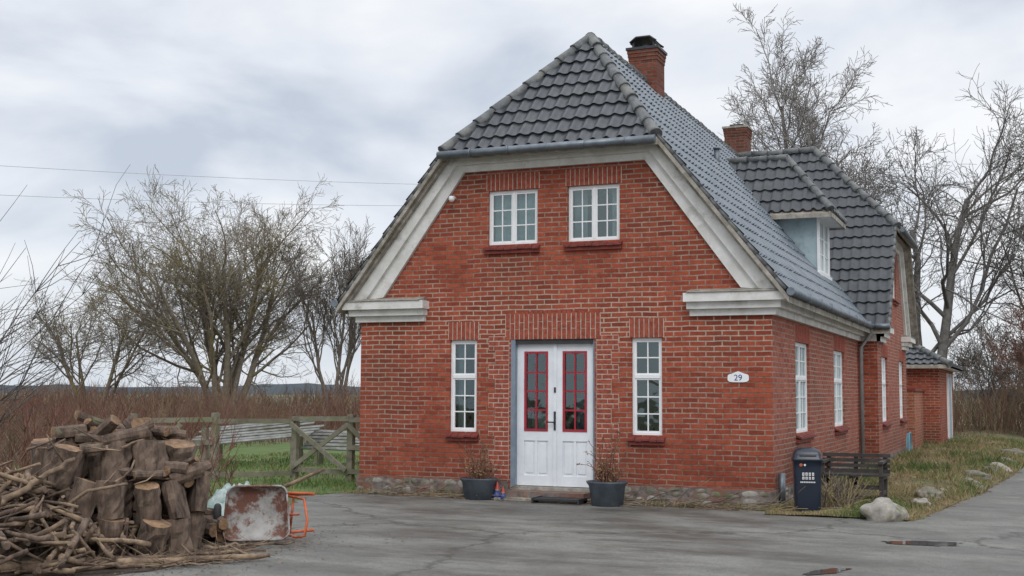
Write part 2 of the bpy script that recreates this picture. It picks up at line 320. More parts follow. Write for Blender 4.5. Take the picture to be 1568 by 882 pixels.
# sills
mb=MB()
def sill(fr,u0,u1,z):
    n=max(3,round((u1-u0+.1)/.11)); w=(u1-u0+.1)/n
    for i in range(n):
        a=u0-.05+i*w; j=rnd.uniform(-.006,.006)
        vs=[fr(a+.003,-.1,z+.02),fr(a+w-.003,-.1,z+.02),fr(a+w-.003,.085,z-.055+j),fr(a+.003,.085,z-.055+j),
            fr(a+.003,-.1,z-.02),fr(a+w-.003,-.1,z-.02),fr(a+w-.003,.085,z-.085+j),fr(a+.003,.085,z-.085+j)]
        mb.add(vs,[(0,3,2,1),(4,5,6,7),(3,7,6,2),(0,4,7,3),(1,2,6,5),(0,1,5,4)],M['sill'])
    mb.box(u0-.04,u1+.04,0,.05,z-.14,z-.09,M['sill'],fr)
for a,b in UW: sill(front,a,b,ZU[0]); sill(wing,a,b,ZU[0])
for a,b in LW: sill(front,a,b,ZL[0])
for a,b in WL2: sill(wing,a,b,ZL[0])
for a,b in ((1.823,3.11),(5.82,7.2)): sill(side,a,b,ZL[0])
mb.obj('window_sills',house)
# windows
wb=MB(); gb=MB(); cb=MB()
def curtain(fr,u0,u1,z0,z1,d=-.3):
    n=max(6,int((u1-u0)/.02)); vs=[]
    for i in range(n+1):
        u=u0+(u1-u0)*i/n; dd=d+.02*math.sin(i*1.3)+.008*math.sin(i*.5)
        vs+= [fr(u,dd,z0),fr(u,dd,z1)]
    cb.add(vs,[(2*i,2*i+2,2*i+3,2*i+1) for i in range(n)],M['curtain'],True)
def window(fr,u0,u1,z0,z1,leaves,cols,rows_lo,rows_hi=0,tz=None,d=-.045,curt=None):
    F=M['frame']; t=.036; dd=d-.05
    wb.box(u0,u0+t,dd,d,z0,z1,F,fr); wb.box(u1-t,u1,dd,d,z0,z1,F,fr); wb.box(u0+t,u1-t,dd,d,z1-t,z1,F,fr); wb.box(u0+t,u1-t,dd,d,z0,z0+t,F,fr)
    secs=[(z0+t,z1-t,rows_lo)]
    if tz: wb.box(u0+t,u1-t,dd,d+.006,tz-.025,tz+.025,F,fr); secs=[(z0+t,tz-.025,rows_lo),(tz+.025,z1-t,rows_hi)]
    lw=(u1-u0-2*t)/leaves
    for l in range(leaves):
        a=u0+t+l*lw; b=a+lw
        if l>0: wb.box(a-.02,a+.02,dd,d+.003,z0+t,z1-t,F,fr)
        for s0,s1,rows in secs:
            e=.024; A=a+(.02 if l>0 else 0); B=b-(.02 if l<leaves-1 else 0)
            D0,D1=d-.04,d-.008
            wb.box(A,A+e,D0,D1,s0,s1,F,fr); wb.box(B-e,B,D0,D1,s0,s1,F,fr); wb.box(A+e,B-e,D0,D1,s1-e,s1,F,fr); wb.box(A+e,B-e,D0,D1,s0,s0+e,F,fr)
            for c in range(1,cols):
                x=A+e+(B-A-2*e)*c/cols; wb.box(x-.009,x+.009,D0+.004,D1-.004,s0+e,s1-e,F,fr)
            for r in range(1,rows):
                z=s0+e+(s1-s0-2*e)*r/rows; wb.box(A+e,B-e,D0+.006,D1-.006,z-.009,z+.009,F,fr)
            gb.add([fr(A+e,d-.028,s0+e),fr(B-e,d-.028,s0+e),fr(B-e,d-.028,s1-e),fr(A+e,d-.028,s1-e)],[(0,1,2,3)],M['glass'])
    if curt=='full': curtain(fr,u0+.02,u1-.02,z0,z1,-.2)
    elif curt=='sides': curtain(fr,u0,u0+(u1-u0)*.26,z0,z1); curtain(fr,u1-(u1-u0)*.26,u1,z0,z1)
    elif curt=='half': curtain(fr,u0,u1,z0,z0+(z1-z0)*.3)
for i,(a,b) in enumerate(UW):
    window(front,a,b,*ZU,2,2,3,curt='full' if i==0 else 'sides'); window(wing,a,b,*ZU,2,2,3,curt='full')
for i,(a,b) in enumerate(LW): window(front,a,b,*ZL,1,2,3,2,1.82,curt='sides' if i==0 else None)
for a,b in ((1.823,3.11),(5.82,7.2)): window(side,a,b,*ZL,2,2,3,2,1.82,curt='full')
for a,b in WL2: window(wing,a,b,*ZL,2,2,3,2,1.82,curt='full')
# door
db=MB(); W=M['doorwhite']; R=M['doorred']
d=-.09
db.box(-.67,-.60,-.13,.0,.16,2.376,M['jamb'],front); db.box(.635,.67,-.13,-.03,.16,2.376,M['jamb'],front)
db.box(-.60,.635,-.13,-.02,2.31,2.376,M['dark'],front)
db.box(-.67,.67,-.16,.02,.13,.18,M['verge'],front)
for a,b in ((-.60,.015),(.02,.635)):
    g0,g1=a+.115,b-.115; z0,z1=.19,2.31; gz0,gz1=1.0,2.2
    for q in ((a,g0,z0,z1),(g1,b,z0,z1),(g0,g1,gz1,z1),(g0,g1,.86,gz0),(g0,g1,z0,.34)): db.box(q[0],q[1],d-.045,d,q[2],q[3],W,front)
    db.box(g0,g1,d-.035,d-.02,.34,.86,W,front)
    mid=(g0+g1)/2; db.box(mid-.02,mid+.02,d-.019,d-.003,.34,.86,W,front)
    for p0,p1 in ((g0+.03,mid-.05),(mid+.05,g1-.03)): db.box(p0,p1,d-.019,d-.008,.38,.82,W,front)
    e=.035
    for q in ((g0,g0+e,gz0,gz1),(g1-e,g1,gz0,gz1),(g0+e,g1-e,gz0,gz0+e),(g0+e,g1-e,gz1-e,gz1)): db.box(q[0],q[1],d-.03,d+.008,q[2],q[3],R,front)
    db.box(mid-.012,mid+.012,d-.025,d-.002,gz0+e,gz1-e,R,front)
    for k in range(1,4):
        z=gz0+e+(gz1-gz0-2*e)*k/4; db.box(g0+e,g1-e,d-.026,d-.004,z-.013,z+.013,R,front)
    gb.add([front(g0+e,d-.02,gz0+e),front(g1-e,d-.02,gz0+e),front(g1-e,d-.02,gz1-e),front(g0+e,d-.02,gz1-e)],[(0,1,2,3)],M['glass'])
db.box(-.01,.045,d,d+.02,.19,2.31,W,front)
db.box(.002,.034,d+.02,d+.03,1.02,1.3,M['dark'],front); db.tube([front(.018,d+.06,1.14),front(-.10,d+.06,1.14)],.012,M['dark'],6)
db.box(.006,.034,d+.02,d+.032,1.58,1.66,M['dark'],front); db.tube([front(.018,d+.02,1.14),front(.018,d+.065,1.14)],.013,M['dark'],6)
db.obj('front_door',house)
cb.box(-.5,-.2,-.5,-.45,.2,1.25,M['tarp'],front); cb.box(.2,.5,-.6,-.55,.2,1.5,M['jamb'],front)
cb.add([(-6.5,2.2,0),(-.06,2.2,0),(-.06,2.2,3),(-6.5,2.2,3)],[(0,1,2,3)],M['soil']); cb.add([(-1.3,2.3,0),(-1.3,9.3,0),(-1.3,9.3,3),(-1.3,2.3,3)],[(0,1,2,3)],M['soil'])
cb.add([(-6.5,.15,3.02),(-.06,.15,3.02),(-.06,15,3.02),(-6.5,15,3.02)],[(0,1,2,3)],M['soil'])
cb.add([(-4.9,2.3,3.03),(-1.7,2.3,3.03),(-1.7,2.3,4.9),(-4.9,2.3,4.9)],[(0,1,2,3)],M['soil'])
# steps
mb=MB()
mb.box(-.62,.62,0.036,.34,0,.13,M['stone'],front); mb.box(-.72,.68,.04,.5,0,.045,M['verge'],front)
for i in range(14): mb.box(-.02,.66,.36+.025*i,.372+.025*i,.047,.075,M['dark'],front)
mb.box(-.04,-.02,.35,.72,.0,.085,M['dark'],front); mb.box(.66,.68,.35,.72,.0,.085,M['dark'],front)
mb.obj('door_step',house)
# cornices
mb=MB(); Wh=M['white']
CL=((0,.07,2.68,2.775),(0,.15,2.775,2.875),(0,.23,2.875,3.0))
for fr in (front,wing):
    for s in (-1,1):
        for d0,p,z0,z1 in CL:
            a,b=2.15-(p*.35),3.28+p
            mb.box(min(s*a,s*b),max(s*a,s*b),0,p,z0,z1,Wh,fr)
        a,b=2.12,3.53
        vs=[fr(s*a,0,3.07),fr(s*b,0,3.07),fr(s*b,.25,3.012),fr(s*a,.25,3.012),fr(s*a,0,3.002),fr(s*b,0,3.002),fr(s*b,.25,3.002),fr(s*a,.25,3.002)]
        mb.add(vs,[(0,1,2,3),(3,2,6,7),(0,3,7,4),(1,5,6,2)],M['verge'])
for d0,p,z0,z1 in CL:
    mb.add([side(u,dd,z) for z in (z0,z1) for dd in (0,p) for u in (.001,9.42-p)],[(0,2,3,1),(4,5,7,6),(0,1,5,4),(1,3,7,5),(3,2,6,7),(2,0,4,6)],Wh)
    mb.box(-6.56-p,-6.56,0,15.98,z0,z1,Wh); mb.box(-6.56-p,XG,15.98,15.98+p,z0,z1,Wh)
    mb.box(p,XG+p,9.42-p,9.42,z0,z1,Wh)
mb.obj('cornice',house)
# rake bands
mb=MB()
def lerp(a,b,t): return tuple(a[i]+(b[i]-a[i])*t for i in range(len(a)))
I0,I1=(2.86,3.07),(1.46,4.99); O0,O1=(3.50,3.01),(1.70,5.24)
def band(fr,t0,t1,dep,mat):
    for s in (-1,1):
        q=[lerp(I0,O0,t0),lerp(I0,O0,t1),lerp(I1,O1,t1),lerp(I1,O1,t0)]
        vs=[fr(s*a,d,z) for d in (0,dep) for a,z in q]
        mb.add(vs,[(0,1,2,3),(4,5,6,7),(0,1,5,4),(1,2,6,5),(2,3,7,6),(3,0,4,7)],mat)
    a,za=lerp(I1,O1,t0); b,zb=lerp(I1,O1,t1)
    vs=[fr(x,d,z) for d in (0,dep) for x,z in ((-a,za),(a,za),(b,zb),(-b,zb))]
    mb.add(vs,[(0,1,2,3),(4,5,6,7),(0,1,5,4),(2,3,7,6)],mat)
for fr in (front,wing):
    band(fr,0,.42,.06,Wh); band(fr,.42,.80,.13,Wh); band(fr,.80,.97,.22,M['verge'] )
mb.obj('gable_verge_boards',house)
# ---- roof
def tile_slope(name,e0,udir,sdir,tan,ulen,slen,poly,mat,tw=.205,th=.33):
    e0=Vector(e0); ud=Vector(udir).normalized(); sd=Vector((sdir[0],sdir[1],tan)).normalized(); n=ud.cross(sd)
    if n.z<0: n=-n
    S=8; cols=int(ulen/tw)+2; rows=int(slen/th)+2; nu=cols*S+1
    us=np.arange(nu)*tw/S; f=(us/tw)%1; prof=.036*(0.5+0.5*np.cos(2*math.pi*f))**1.6
    colid=(us/tw+.5).astype(int)
    rs=np.random.RandomState(3)
    vs=[];fs=[]
    E=np.array(e0);U=np.array(ud);Sv=np.array(sd);Nn=np.array(n)
    for r in range(rows):
        jit=rs.rand(cols+2)*.012
        o=len(vs)
        lines=[(r*th,-.02,0),(r*th,.030,1),(r*th,.030,1),((r+1)*th+.01,.002,.25)]
        for v,h,jj in lines:
            pv=v-(jit[colid]*1.5 if jj==1 else 0)
            P=E+np.outer(us,U)+np.outer(np.ones(nu)*pv,Sv)+np.outer(prof+h+jit[colid]*jj,Nn); vs.extend(P.tolist())
        for a in (0,2):
            for i in range(nu-1): fs.append((o+a*nu+i,o+a*nu+i+1,o+(a+1)*nu+i+1,o+(a+1)*nu+i))
    me=bpy.data.meshes.new(name); me.from_pydata(vs,[],fs); me.materials.append(mat); me.polygons.foreach_set('use_smooth',[True]*len(fs))
    o=bpy.data.objects.new(name,me); scene.collection.objects.link(o); o.parent=house
    cx=sum(p[0] for p in poly)/len(poly); cy=sum(p[1] for p in poly)/len(poly); pl=[]
    for i in range(len(poly)):
        a=poly[i]; b=poly[(i+1)%len(poly)]; nx,ny=b[1]-a[1],-(b[0]-a[0])
        if nx*(cx-a[0])+ny*(cy-a[1])>0: nx,ny=-nx,-ny
        pl.append((Vector((a[0],a[1],0)),Vector((nx,ny,0)).normalized()))
    clip_mesh(o,pl); 
    def zf(p): return e0.z+((p[0]-e0.x)*sdir[0]+(p[1]-e0.y)*sdir[1])*tan
    k=len(poly); vv=[(p[0],p[1],zf(p)-.005) for p in poly]+[(p[0],p[1],zf(p)-.09) for p in poly]
    s=MB(); s.add(vv,[tuple(range(k)),tuple(range(k,2*k))]+[(i,(i+1)%k,(i+1)%k+k,i+k) for i in range(k)],M['verge']); s.obj(name+'_deck',house)
    return o
E=3.52; ZE=2.98
HW=1.70; Y0=-.30; YA=1.74
ZR=ZE+E*TS
ZH=ZE+(E-HW)*TS; TH=(ZR-ZH)/(YA-Y0)
SL=E*math.hypot(1,TS)+.4
R0=M['tile']; 
tile_slope('roof_east',(mX+E,-.3,ZE),(0,1,0),(-1,0),TS,10.6+3,SL,[(mX+E+.05,Y0),(mX+HW,Y0),(mX,YA),(mX,YW),(mX+E+.05,YW-E-.05)],M['tile_sheen'])
tile_slope('roof_west',(mX-E,-.3,ZE),(0,1,0),(1,0),TS,17,SL,[(mX-E-.05,Y0),(mX-HW,Y0),(mX,YA),(mX,YW),(mX-E-.05,YW+E+.05)],R0)
tile_slope('roof_half_hip',(mX-HW-.2,Y0-.06,ZH-.06*TH),(1,0,0),(0,1),TH,2*HW+.6,3.4,[(mX-HW-.05,Y0-.06),(mX+HW+.05,Y0-.06),(mX,YA)],R0)
XE=XG+.3; XA=XG-YA
tile_slope('wing_roof_south',(mX-.2,YW-E,ZE),(1,0,0),(0,1),TS,5,SL,[(mX+E+.05,YW-E-.05),(XE,YW-E-.05),(XE,YW-HW),(XA,YW),(mX,YW)],R0)
tile_slope('wing_roof_north',(mX-E-.3,YW+E,ZE),(1,0,0),(0,-1),TS,9,SL,[(mX-E-.05,YW+E+.05),(XE,YW+E+.05),(XE,YW+HW),(XA,YW),(mX,YW)],R0)
tile_slope('wing_half_hip',(XE+.06,YW-HW-.2,ZH-.06*TH),(0,1,0),(-1,0),TH,2*HW+.6,3.4,[(XE+.06,YW-HW-.05),(XE+.06,YW+HW+.05),(XA,YW)],R0)
mb=MB()
def ridge(a,b,r=.095,seg=.36,mat=None):
    a=Vector(a); b=Vector(b); n=max(1,int((b-a).length/seg)); d=(b-a)/n
    for i in range(n):
        p=a+d*i-d*.06; q=a+d*(i+1)+d*.02; j=Vector((0,0,rnd.uniform(-.01,.01)))
        mb.tube([p+j,p+d*.14+j,q+j],[r*1.08,r,r*.86],mat or M['ridge'],10)
up=Vector((0,0,.01))
A=Vector((mX,YA,ZR)); 
ridge(Vector((mX-HW,Y0,ZH))+up,A+up); ridge(Vector((mX+HW,Y0,ZH))+up,A+up)
ridge(A+up,Vector((mX,YW,ZR))+up); A2=Vector((XA,YW,ZR)); ridge(A2+up,Vector((mX,YW,ZR))+up)
ridge(Vector((XE,YW-HW,ZH))+up,A2+up); ridge(Vector((XE,YW+HW,ZH))+up,A2+up); ridge(Vector((mX-E,YW+E,ZE))+up,Vector((mX,YW,ZR))+up)
for fr in (front,wing):
    for s in (-1,1):
        a=Vector(fr(s*E,.27,ZE+.03)); b=Vector(fr(s*HW,.27,ZH+.03)); n=14; d=(b-a)/n
        for i in range(n): mb.tube([a+d*i,a+d*(i+1.05)],[.042,.034],M['ridge'],6)
mb.beam((mX+E,YW-E,ZE+.02),(mX,YW,ZR+.02),.14,.03,M['zinc'])
mb.obj('ridge_tiles',house)
# gutters
mb=MB()
def gutter(a,b,r=.058): mb.tube([a,b],r,M['zinc'],10)
gutter((mX+E+.08,-.32,2.975),(mX+E+.08,9.15,2.975)); gutter((mX-E-.08,-.32,2.975),(mX-E-.08,15.9,2.975))
gutter((mX-HW-.03,Y0-.13,ZH-.08),(mX+HW+.03,Y0-.13,ZH-.08)); gutter((XE+.13,YW-HW-.05,ZH-.08),(XE+.13,YW+HW+.05,ZH-.08)); gutter((.35,YW-E-.08,2.975),(XE,YW-E-.08,2.975))
mb.tube([(.30,9.1,2.95),(.30,9.15,2.85),(.07,9.25,2.55),(.07,9.25,.05)],.04,M['zinc_l'],8)
mb.tube([(.07,.2,0),(.07,.2,.48)],.05,M['zinc'],10)
for k in range(1,9): mb.tube([(mX+E+.08,k*1.05,3.04),(mX+E+.08,k*1.05,2.91)],.066,M['zinc'],10)
for k in range(1,6):
    x=mX-HW+.62*k-.1; mb.tube([(x-.01,Y0-.13,ZH-.08),(x+.01,Y0-.13,ZH-.08)],.066,M['zinc'],10)
mb.tube([(-2.08,5.6,5.8),(-2.08,5.6,6.22)],.055,M['zinc'],10); mb.tube([(-2.08,5.6,6.22),(-2.08,5.6,6.25)],.075,M['zinc'],10)
mb.obj('gutters_and_downpipes',house)
# chimneys
def chimney(name,cx,cy,w,z0,z1,cap):
    mb=MB(); h=w/2; BC=M['brick_chim']
    mb.box(cx-h,cx+h,cy-h,cy+h,z0,z1,BC)
    mb.box(cx-h-.05,cx+h+.05,cy-h-.05,cy+h+.05,z1,z1+.05,M['dark'] if cap else M['verge'])
    if cap:
        r=h*.75
        for sx in (-1,1):
            for sy in (-1,1): mb.box(cx+sx*r-.02,cx+sx*r+.02,cy+sy*r-.02,cy+sy*r+.02,z1+.05,z1+.2,M['dark'])
        mb.tube([(cx,cy,z1+.05),(cx,cy,z1+.15)],.12,M['zinc'],12)
        n=6; vs=[]
        for y in (cy-h*.95,cy+h*.95):
            for i in range(n+1):
                x=-h*.95+2*h*.95*i/n; zt=.06 if abs(x)<h*.5 else -.10*(abs(x)-h*.5)/(h*.45)+.06
                vs.append((cx+x,y,z1+.2+zt))
        mb.add(vs,[(i,i+1,i+n+2,i+n+1) for i in range(n)],M['dark'])
        mb.add([(a,b,c-.025) for a,b,c in vs],[(i,i+1,i+n+2,i+n+1) for i in range(n)],M['dark'])
        for y in (cy-h*.95,cy+h*.95): mb.tube([(cx-h*.95,y,z1+.155),(cx-h*.5,y,z1+.25),(cx+h*.5,y,z1+.25),(cx+h*.95,y,z1+.155)],.022,M['dark'],6)
    else:
        mb.box(cx-h*.6,cx+h*.6,cy-h*.6,cy+h*.6,z1+.05,z1+.12,M['dark'])
    for k in range(3):
        zz=z1-.07*k-.07; g=.03-.01*k
        mb.box(cx-h-g,cx+h+g,cy-h-g,cy+h+g,zz+.002,zz+.068,BC)
    mb.obj(name,house)
chimney('chimney',mX,5.0,.54,6.9,8.06,True); chimney('chimney_rear',mX,12.95,.55,6.9,8.17,False)
# dormer
mb=MB(); xd=-.50; y0,y1=7.36,8.80; zt=5.06; xb=mX+E-(zt-ZE)/TS
zb=ZE+(mX+E-xd)*TS
dfr=lambda u,d,z:(xd+d,u,z)
for y in (y0,y1): mb.add([(xd,y,zb-.05),(xd,y,zt),(xb-.1,y,zt)],[(0,1,2)],M['cheek'])
mb.add([(xd-.001,y0,zb-.08),(xd-.001,y1,zb-.08),(xd-.001,y1,zt),(xd-.001,y0,zt)],[(0,1,2,3)],M['dark'])
mb.box(y0-.02,y0+.14,0,.03,zb-.03,zt,M['frame'],dfr); mb.box(y1-.14,y1+.02,0,.03,zb-.03,zt,M['frame'],dfr)
mb.box(y0-.05,y1+.05,0,.07,zb-.05,zb+.06,M['frame'],dfr)
window(dfr,y0+.14,y1-.14,zb+.06,zt,2,2,3,d=.035)
mb.box(xd-1.1,xd+.27,y0-.25,y1+.25,zt,zt+.09,M['frame'])
mb.obj('dormer_walls',house)
yc=(y0+y1)/2; hw=(y1-y0)/2+.28; zr=zt+.09+hw*TS; xe=xd+.30; xr=xe-hw
xbk=mX+E-(zr-ZE)/TS; ze=zt+.09; xbe=mX+E-(ze-ZE)/TS
tile_slope('dormer_roof_south',(xbk-.3,yc-hw,ze),(1,0,0),(0,1),TS,3.2,hw*1.7,[(xe+.02,yc-hw-.03),(xbe,yc-hw-.03),(xbk,yc),(xr,yc)],R0)
tile_slope('dormer_roof_north',(xbk-.3,yc+hw,ze),(1,0,0),(0,-1),TS,3.2,hw*1.7,[(xe+.02,yc+hw+.03),(xbe,yc+hw+.03),(xbk,yc),(xr,yc)],R0)
tile_slope('dormer_roof_front',(xe,yc-hw-.1,ze),(0,1,0),(-1,0),TS,2*hw+.3,hw*1.7,[(xe+.03,yc-hw-.03),(xe+.03,yc+hw+.03),(xr,yc)],R0)
mb=MB()
ridge((xr,yc,zr+.02),(xbk,yc,zr+.02),.08); ridge((xe,yc-hw,ze+.03),(xr,yc,zr+.02),.08); ridge((xe,yc+hw,ze+.03),(xr,yc,zr+.02),.08)
mb.obj('dormer_ridge_tiles',house)
wb.obj('window_frames',house); gb.obj('window_glass',house); cb.obj('curtains_and_interior',house)
mb=MB(); mb.tube([front(-1.62,0,4.60),front(-1.62,.12,4.60)],.02,M['frame'],6); mb.lathe(front(-1.62,.15,4.53),[(.0,.09),(.045,.08),(.05,.03),(.03,0),(0,-.01)],M['frame'],12); mb.obj('gable_lamp',house)
# number plate
plate=empty('house_number_sign')
mb=MB(); px,pz=-.48,1.80; pts=[]
for k in range(28):
    a=2*math.pi*k/28; c,s=math.cos(a),math.sin(a); x=.15*math.copysign(abs(c)**.5,c); z=.06*math.copysign(abs(s)**.5,s); z+= .035*max(0,1-abs(x)/.09) if z>0 else 0
    pts.append((px+x,z+pz))
n=len(pts); vs=[(x,-.004,z) for x,z in pts]+[(x,-.016,z) for x,z in pts]
mb.add(vs,[tuple(range(n,2*n))]+[(i,(i+1)%n,(i+1)%n+n,i+n) for i in range(n)],M['enamel'])
mb.obj('plate',plate)
t=bpy.data.curves.new('digits','FONT'); t.body='29'; t.size=.12; t.align_x='CENTER'; t.align_y='CENTER'; t.extrude=.001
to=bpy.data.objects.new('digits',t); scene.collection.objects.link(to); to.location=(px,-.018,pz); to.rotation_euler=(math.radians(90),0,0); t.materials.append(M['ornb']); to.parent=plate
# ------------------------------------------------------------------ ground
def sheet(name,poly,z,mat,sub=None):
    mb=MB(); mb.add([(x,y,z) for x,y in poly],[tuple(range(len(poly)))],mat); return mb.obj(name)
mb=MB()
xs=[-900,-400,-200,-100]+list(np.linspace(-60,60,41))+[100,200,400,900]; ys=[-100,-60]+list(np.linspace(-40,80,41))+[120,200,400,900]
vs=[(x,y,0 ) for y in ys for x in xs]; nx=len(xs)
mb.add(vs,[(j*nx+i,j*nx+i+1,(j+1)*nx+i+1,(j+1)*nx+i) for j in range(len(ys)-1) for i in range(nx-1)],M['ground']); mb.obj('ground')
def wob(pts,step=.25,amp=.07,seed=1):
    out=[]
    for i in range(len(pts)-1):
        a=Vector((*pts[i],0)); b=Vector((*pts[i+1],0)); k=max(1,int((b-a).length/step))
        nn=Vector((-(b-a).y,(b-a).x,0)).normalized()
        for j in range(k):
            p=a+(b-a)*j/k; q=p+nn*amp*2*(mnoise.noise(Vector((p.x*1.9,p.y*1.9,seed)))+.5*mnoise.noise(Vector((p.x*6,p.y*6,seed)))); out.append((q.x,q.y))
    out.append(pts[-1]); return out
edgeR=[(.35,-.42),(1.0,-.75),(1.84,-1.0),(2.1,.8),(2.5,4),(2.85,8),(3.1,12),(3.2,18),(3.3,26),(3.6,40),(3.6,60)]
edgeL=[(-4.9,-11),(-4.7,-9.3),(-4.6,-8.2),(-4.7,-7),(-5.2,-5.4),(-5.9,-3.6),(-6.4,-1.9),(-6.9,-1.0),(-6.6,-.45)]
eh=[(-6.6,-.45),(-5,-.36),(-3.9,-.45),(-2.6,-.5),(-1,-.38),(.35,-.42)]
poly=wob(edgeL,.12,.10)[:-1]+wob(eh,.08,.08)[:-1]+wob(edgeR,.12,.10)+[(40,60),(40,-40),(-4.9,-40)]
sheet('asphalt_driveway',poly,.006,M['asphalt'])
sheet('lawn',wob([(-6.6,15),(-6.6,-.3),(-7,-1.2),(-7.4,-2.2),(-12,-2.5),(-17,2),(-20,15),(-6.6,15)],.4,.15),.004,M['lawn'])
def blob(cx,cy,rx,ry,n=40,seed=0,rot=0):
    o=[]
    for k in range(n):
        a=2*math.pi*k/n; r=1+.5*mnoise.noise(Vector((math.cos(a)*1.3+seed,math.sin(a)*1.3,seed)))+.3*mnoise.noise(Vector((math.cos(a)*4+seed,math.sin(a)*4,seed))); x=math.cos(a)*rx*r; y=math.sin(a)*ry*r
        o.append((cx+x*math.cos(rot)-y*math.sin(rot),cy+x*math.sin(rot)+y*math.cos(rot)))
    return o
sheet('puddle',blob(2.2,-3.2,.42,.2,seed=3,rot=.3),.011,M['water']); sheet('puddle',blob(1.55,-5.75,.10,.26,seed=5,rot=-.4),.011,M['water'])
# verge (raised)
mb=MB(); rows=160; colsn=18
vs=[]
def edgeX(y):
    for i in range(2,len(edgeR)-1):
        if edgeR[i][1]<=y<=edgeR[i+1][1]:
            t=(y-edgeR[i][1])/(edgeR[i+1][1]-edgeR[i][1]); return edgeR[i][0]+(edgeR[i+1][0]-edgeR[i][0])*t
    return edgeR[-1][0] if y>0 else 1.84
def vz(x,y):
    e=edgeX(y); t=min(1,max(0,(x-.1)/(e-.1))); base=math.sin(math.pi*min(1,t))**.6 if 0<t<1 else 0
    fy=min(1,max(0.08,(y-2.0)/2.0)); return .015+base*fy*(.15+.14*mnoise.noise(Vector((x*1.3,y*1.3,0)))+.07*mnoise.noise(Vector((x*5,y*5,2))))
for j in range(rows+1):
    y=-.9+j*(42/rows)
    x0=.03 if y<9.3 else (.42 if y<16 else -.5 if y<19 else 1.05 if y<26 else -6); e=edgeX(y)+.10*mnoise.noise(Vector((0,y*2,7)))
    for i in range(colsn+1):
        x=x0+(e-x0)*i/colsn; vs.append((x,y,vz(x,y)))
mb.add(vs,[(j*(colsn+1)+i,j*(colsn+1)+i+1,(j+1)*(colsn+1)+i+1,(j+1)*(colsn+1)+i) for j in range(rows) for i in range(colsn)],M['verge_g'],True)
mb.obj('grass_verge')
# grass blades
mb=MB()
def blade(x,y,z,h,mat):
    a=rnd.uniform(0,6.28); w=rnd.uniform(.004,.009); lx,ly=rnd.gauss(0,.4)*h,rnd.gauss(0,.4)*h
    c,s=math.cos(a)*w,math.sin(a)*w
    mb.add([(x-c,y-s,z-.005),(x+c,y+s,z-.005),(x+lx*.5+c*.6,y+ly*.5+s*.6,z+h*.65),(x+lx,y+ly,z+h)],[(0,1,2),(0,2,3)],mat)
for i in range(17000):
    x=rnd.uniform(-14,-6.65); y=rnd.uniform(-2.3,9)
    if y<-1 and x>-7.3: continue
    g=mnoise.noise(Vector((x*.8,y*.8,0)))
    blade(x,y,.004,rnd.uniform(.03,.10)*(1+g),M['grassg'] if rnd.random()<.75+g*.5 else M['grassd'])
for i in range(34000):
    y=-.9+rnd.random()**1.5*26; x0=.05 if y<9.3 else .45; e=edgeX(y); x=rnd.uniform(x0,e+.05)
    g=mnoise.noise(Vector((x*1.1,y*.7,9)))
    blade(x,y,vz(x,y),rnd.uniform(.03,.13)*(1+g*1.1)*(.55 if y<2.2 else 1),(M['grassm'] if rnd.random()<.65 else M['grassg']) if rnd.random()<.30+g*1.4 else M['grassd'])
for i in range(3500):
    x=rnd.uniform(-6.6,.3); y=-.02-rnd.random()**1.5*.45
    if -4.1<x<-2.5: continue
    if mnoise.noise(Vector((x*2,y*2,4)))<-.05: continue
    blade(x,y,.005,rnd.uniform(.02,.09),M['grassm'] if rnd.random()<.4 else M['grassd'])
mb.obj('grass')
# leaves
mb=MB()
def leafq(x,y,z,s):
    a=rnd.uniform(0,6.28); t=rnd.uniform(-.4,.4); c,sn=math.cos(a),math.sin(a)
    mb.add([(x-c*s,y-sn*s,z),(x+sn*s*.5,y-c*s*.5,z+s*.3*abs(t)),(x+c*s,y+sn*s,z+s*t*.3+.004),(x-sn*s*.5,y+c*s*.5,z+s*.5*abs(t))],[(0,1,2,3)],M['leaf'])
for i in range(1700): leafq(rnd.uniform(-6.6,.4),-.03-rnd.random()**2*.7,.014,rnd.uniform(.01,.025))
for i in range(900): leafq(rnd.uniform(-7,8),-rnd.random()*8,.012,rnd.uniform(.005,.014))
for i in range(2800):
    y=rnd.uniform(-.9,14); x=rnd.uniform(.1,edgeX(y)+.2); leafq(x,y,vz(x,y)+.03,rnd.uniform(.012,.03))
mb.obj('fallen_leaves')
# rocks
def rock(name,x,y,z,sx,sy,sz,seed,mat=None):
    bm=bmesh.new(); bmesh.ops.create_icosphere(bm,subdivisions=4,radius=1)
    for v in bm.verts:
        n=mnoise.noise(v.co*1.1+Vector((seed*3.1,0,0)))*.4+mnoise.noise(v.co*2.6+Vector((seed,5,0)))*.15+mnoise.noise(v.co*7+Vector((seed,1,0)))*.04
        v.co*=1+n; v.co.z=max(v.co.z,-.6); v.co=Vector((v.co.x*sx,v.co.y*sy,v.co.z*sz))
    me=bpy.data.meshes.new(name); bm.to_mesh(me); bm.free()
    for p in me.polygons: p.use_smooth=True
    me.materials.append(mat or M['rock']); o=bpy.data.objects.new(name,me); o.location=(x,y,z+sz*.45); o.rotation_euler=(0,0,seed); scene.collection.objects.link(o); return o
rock('boulder',1.55,-.85,0,.28,.23,.19,1)
for i,(x,y,s) in enumerate([(1.98,1.3,.12),(2.15,2.5,.17),(2.42,4.6,.18),(2.3,3.1,.10),(2.62,6.4,.19),(2.72,8.6,.15),(2.85,9.5,.18),(2.95,12,.18),(3.0,16,.22),(2.5,5.3,.09),(1.72,-.35,.08)]):
    xx=x-rnd.uniform(.02,.35); rock('boulder',xx,y,vz(xx,y)*.4,s*1.35,s,s*.65,i*1.7+2,M['rockd'] if i%3 else M['rock'])
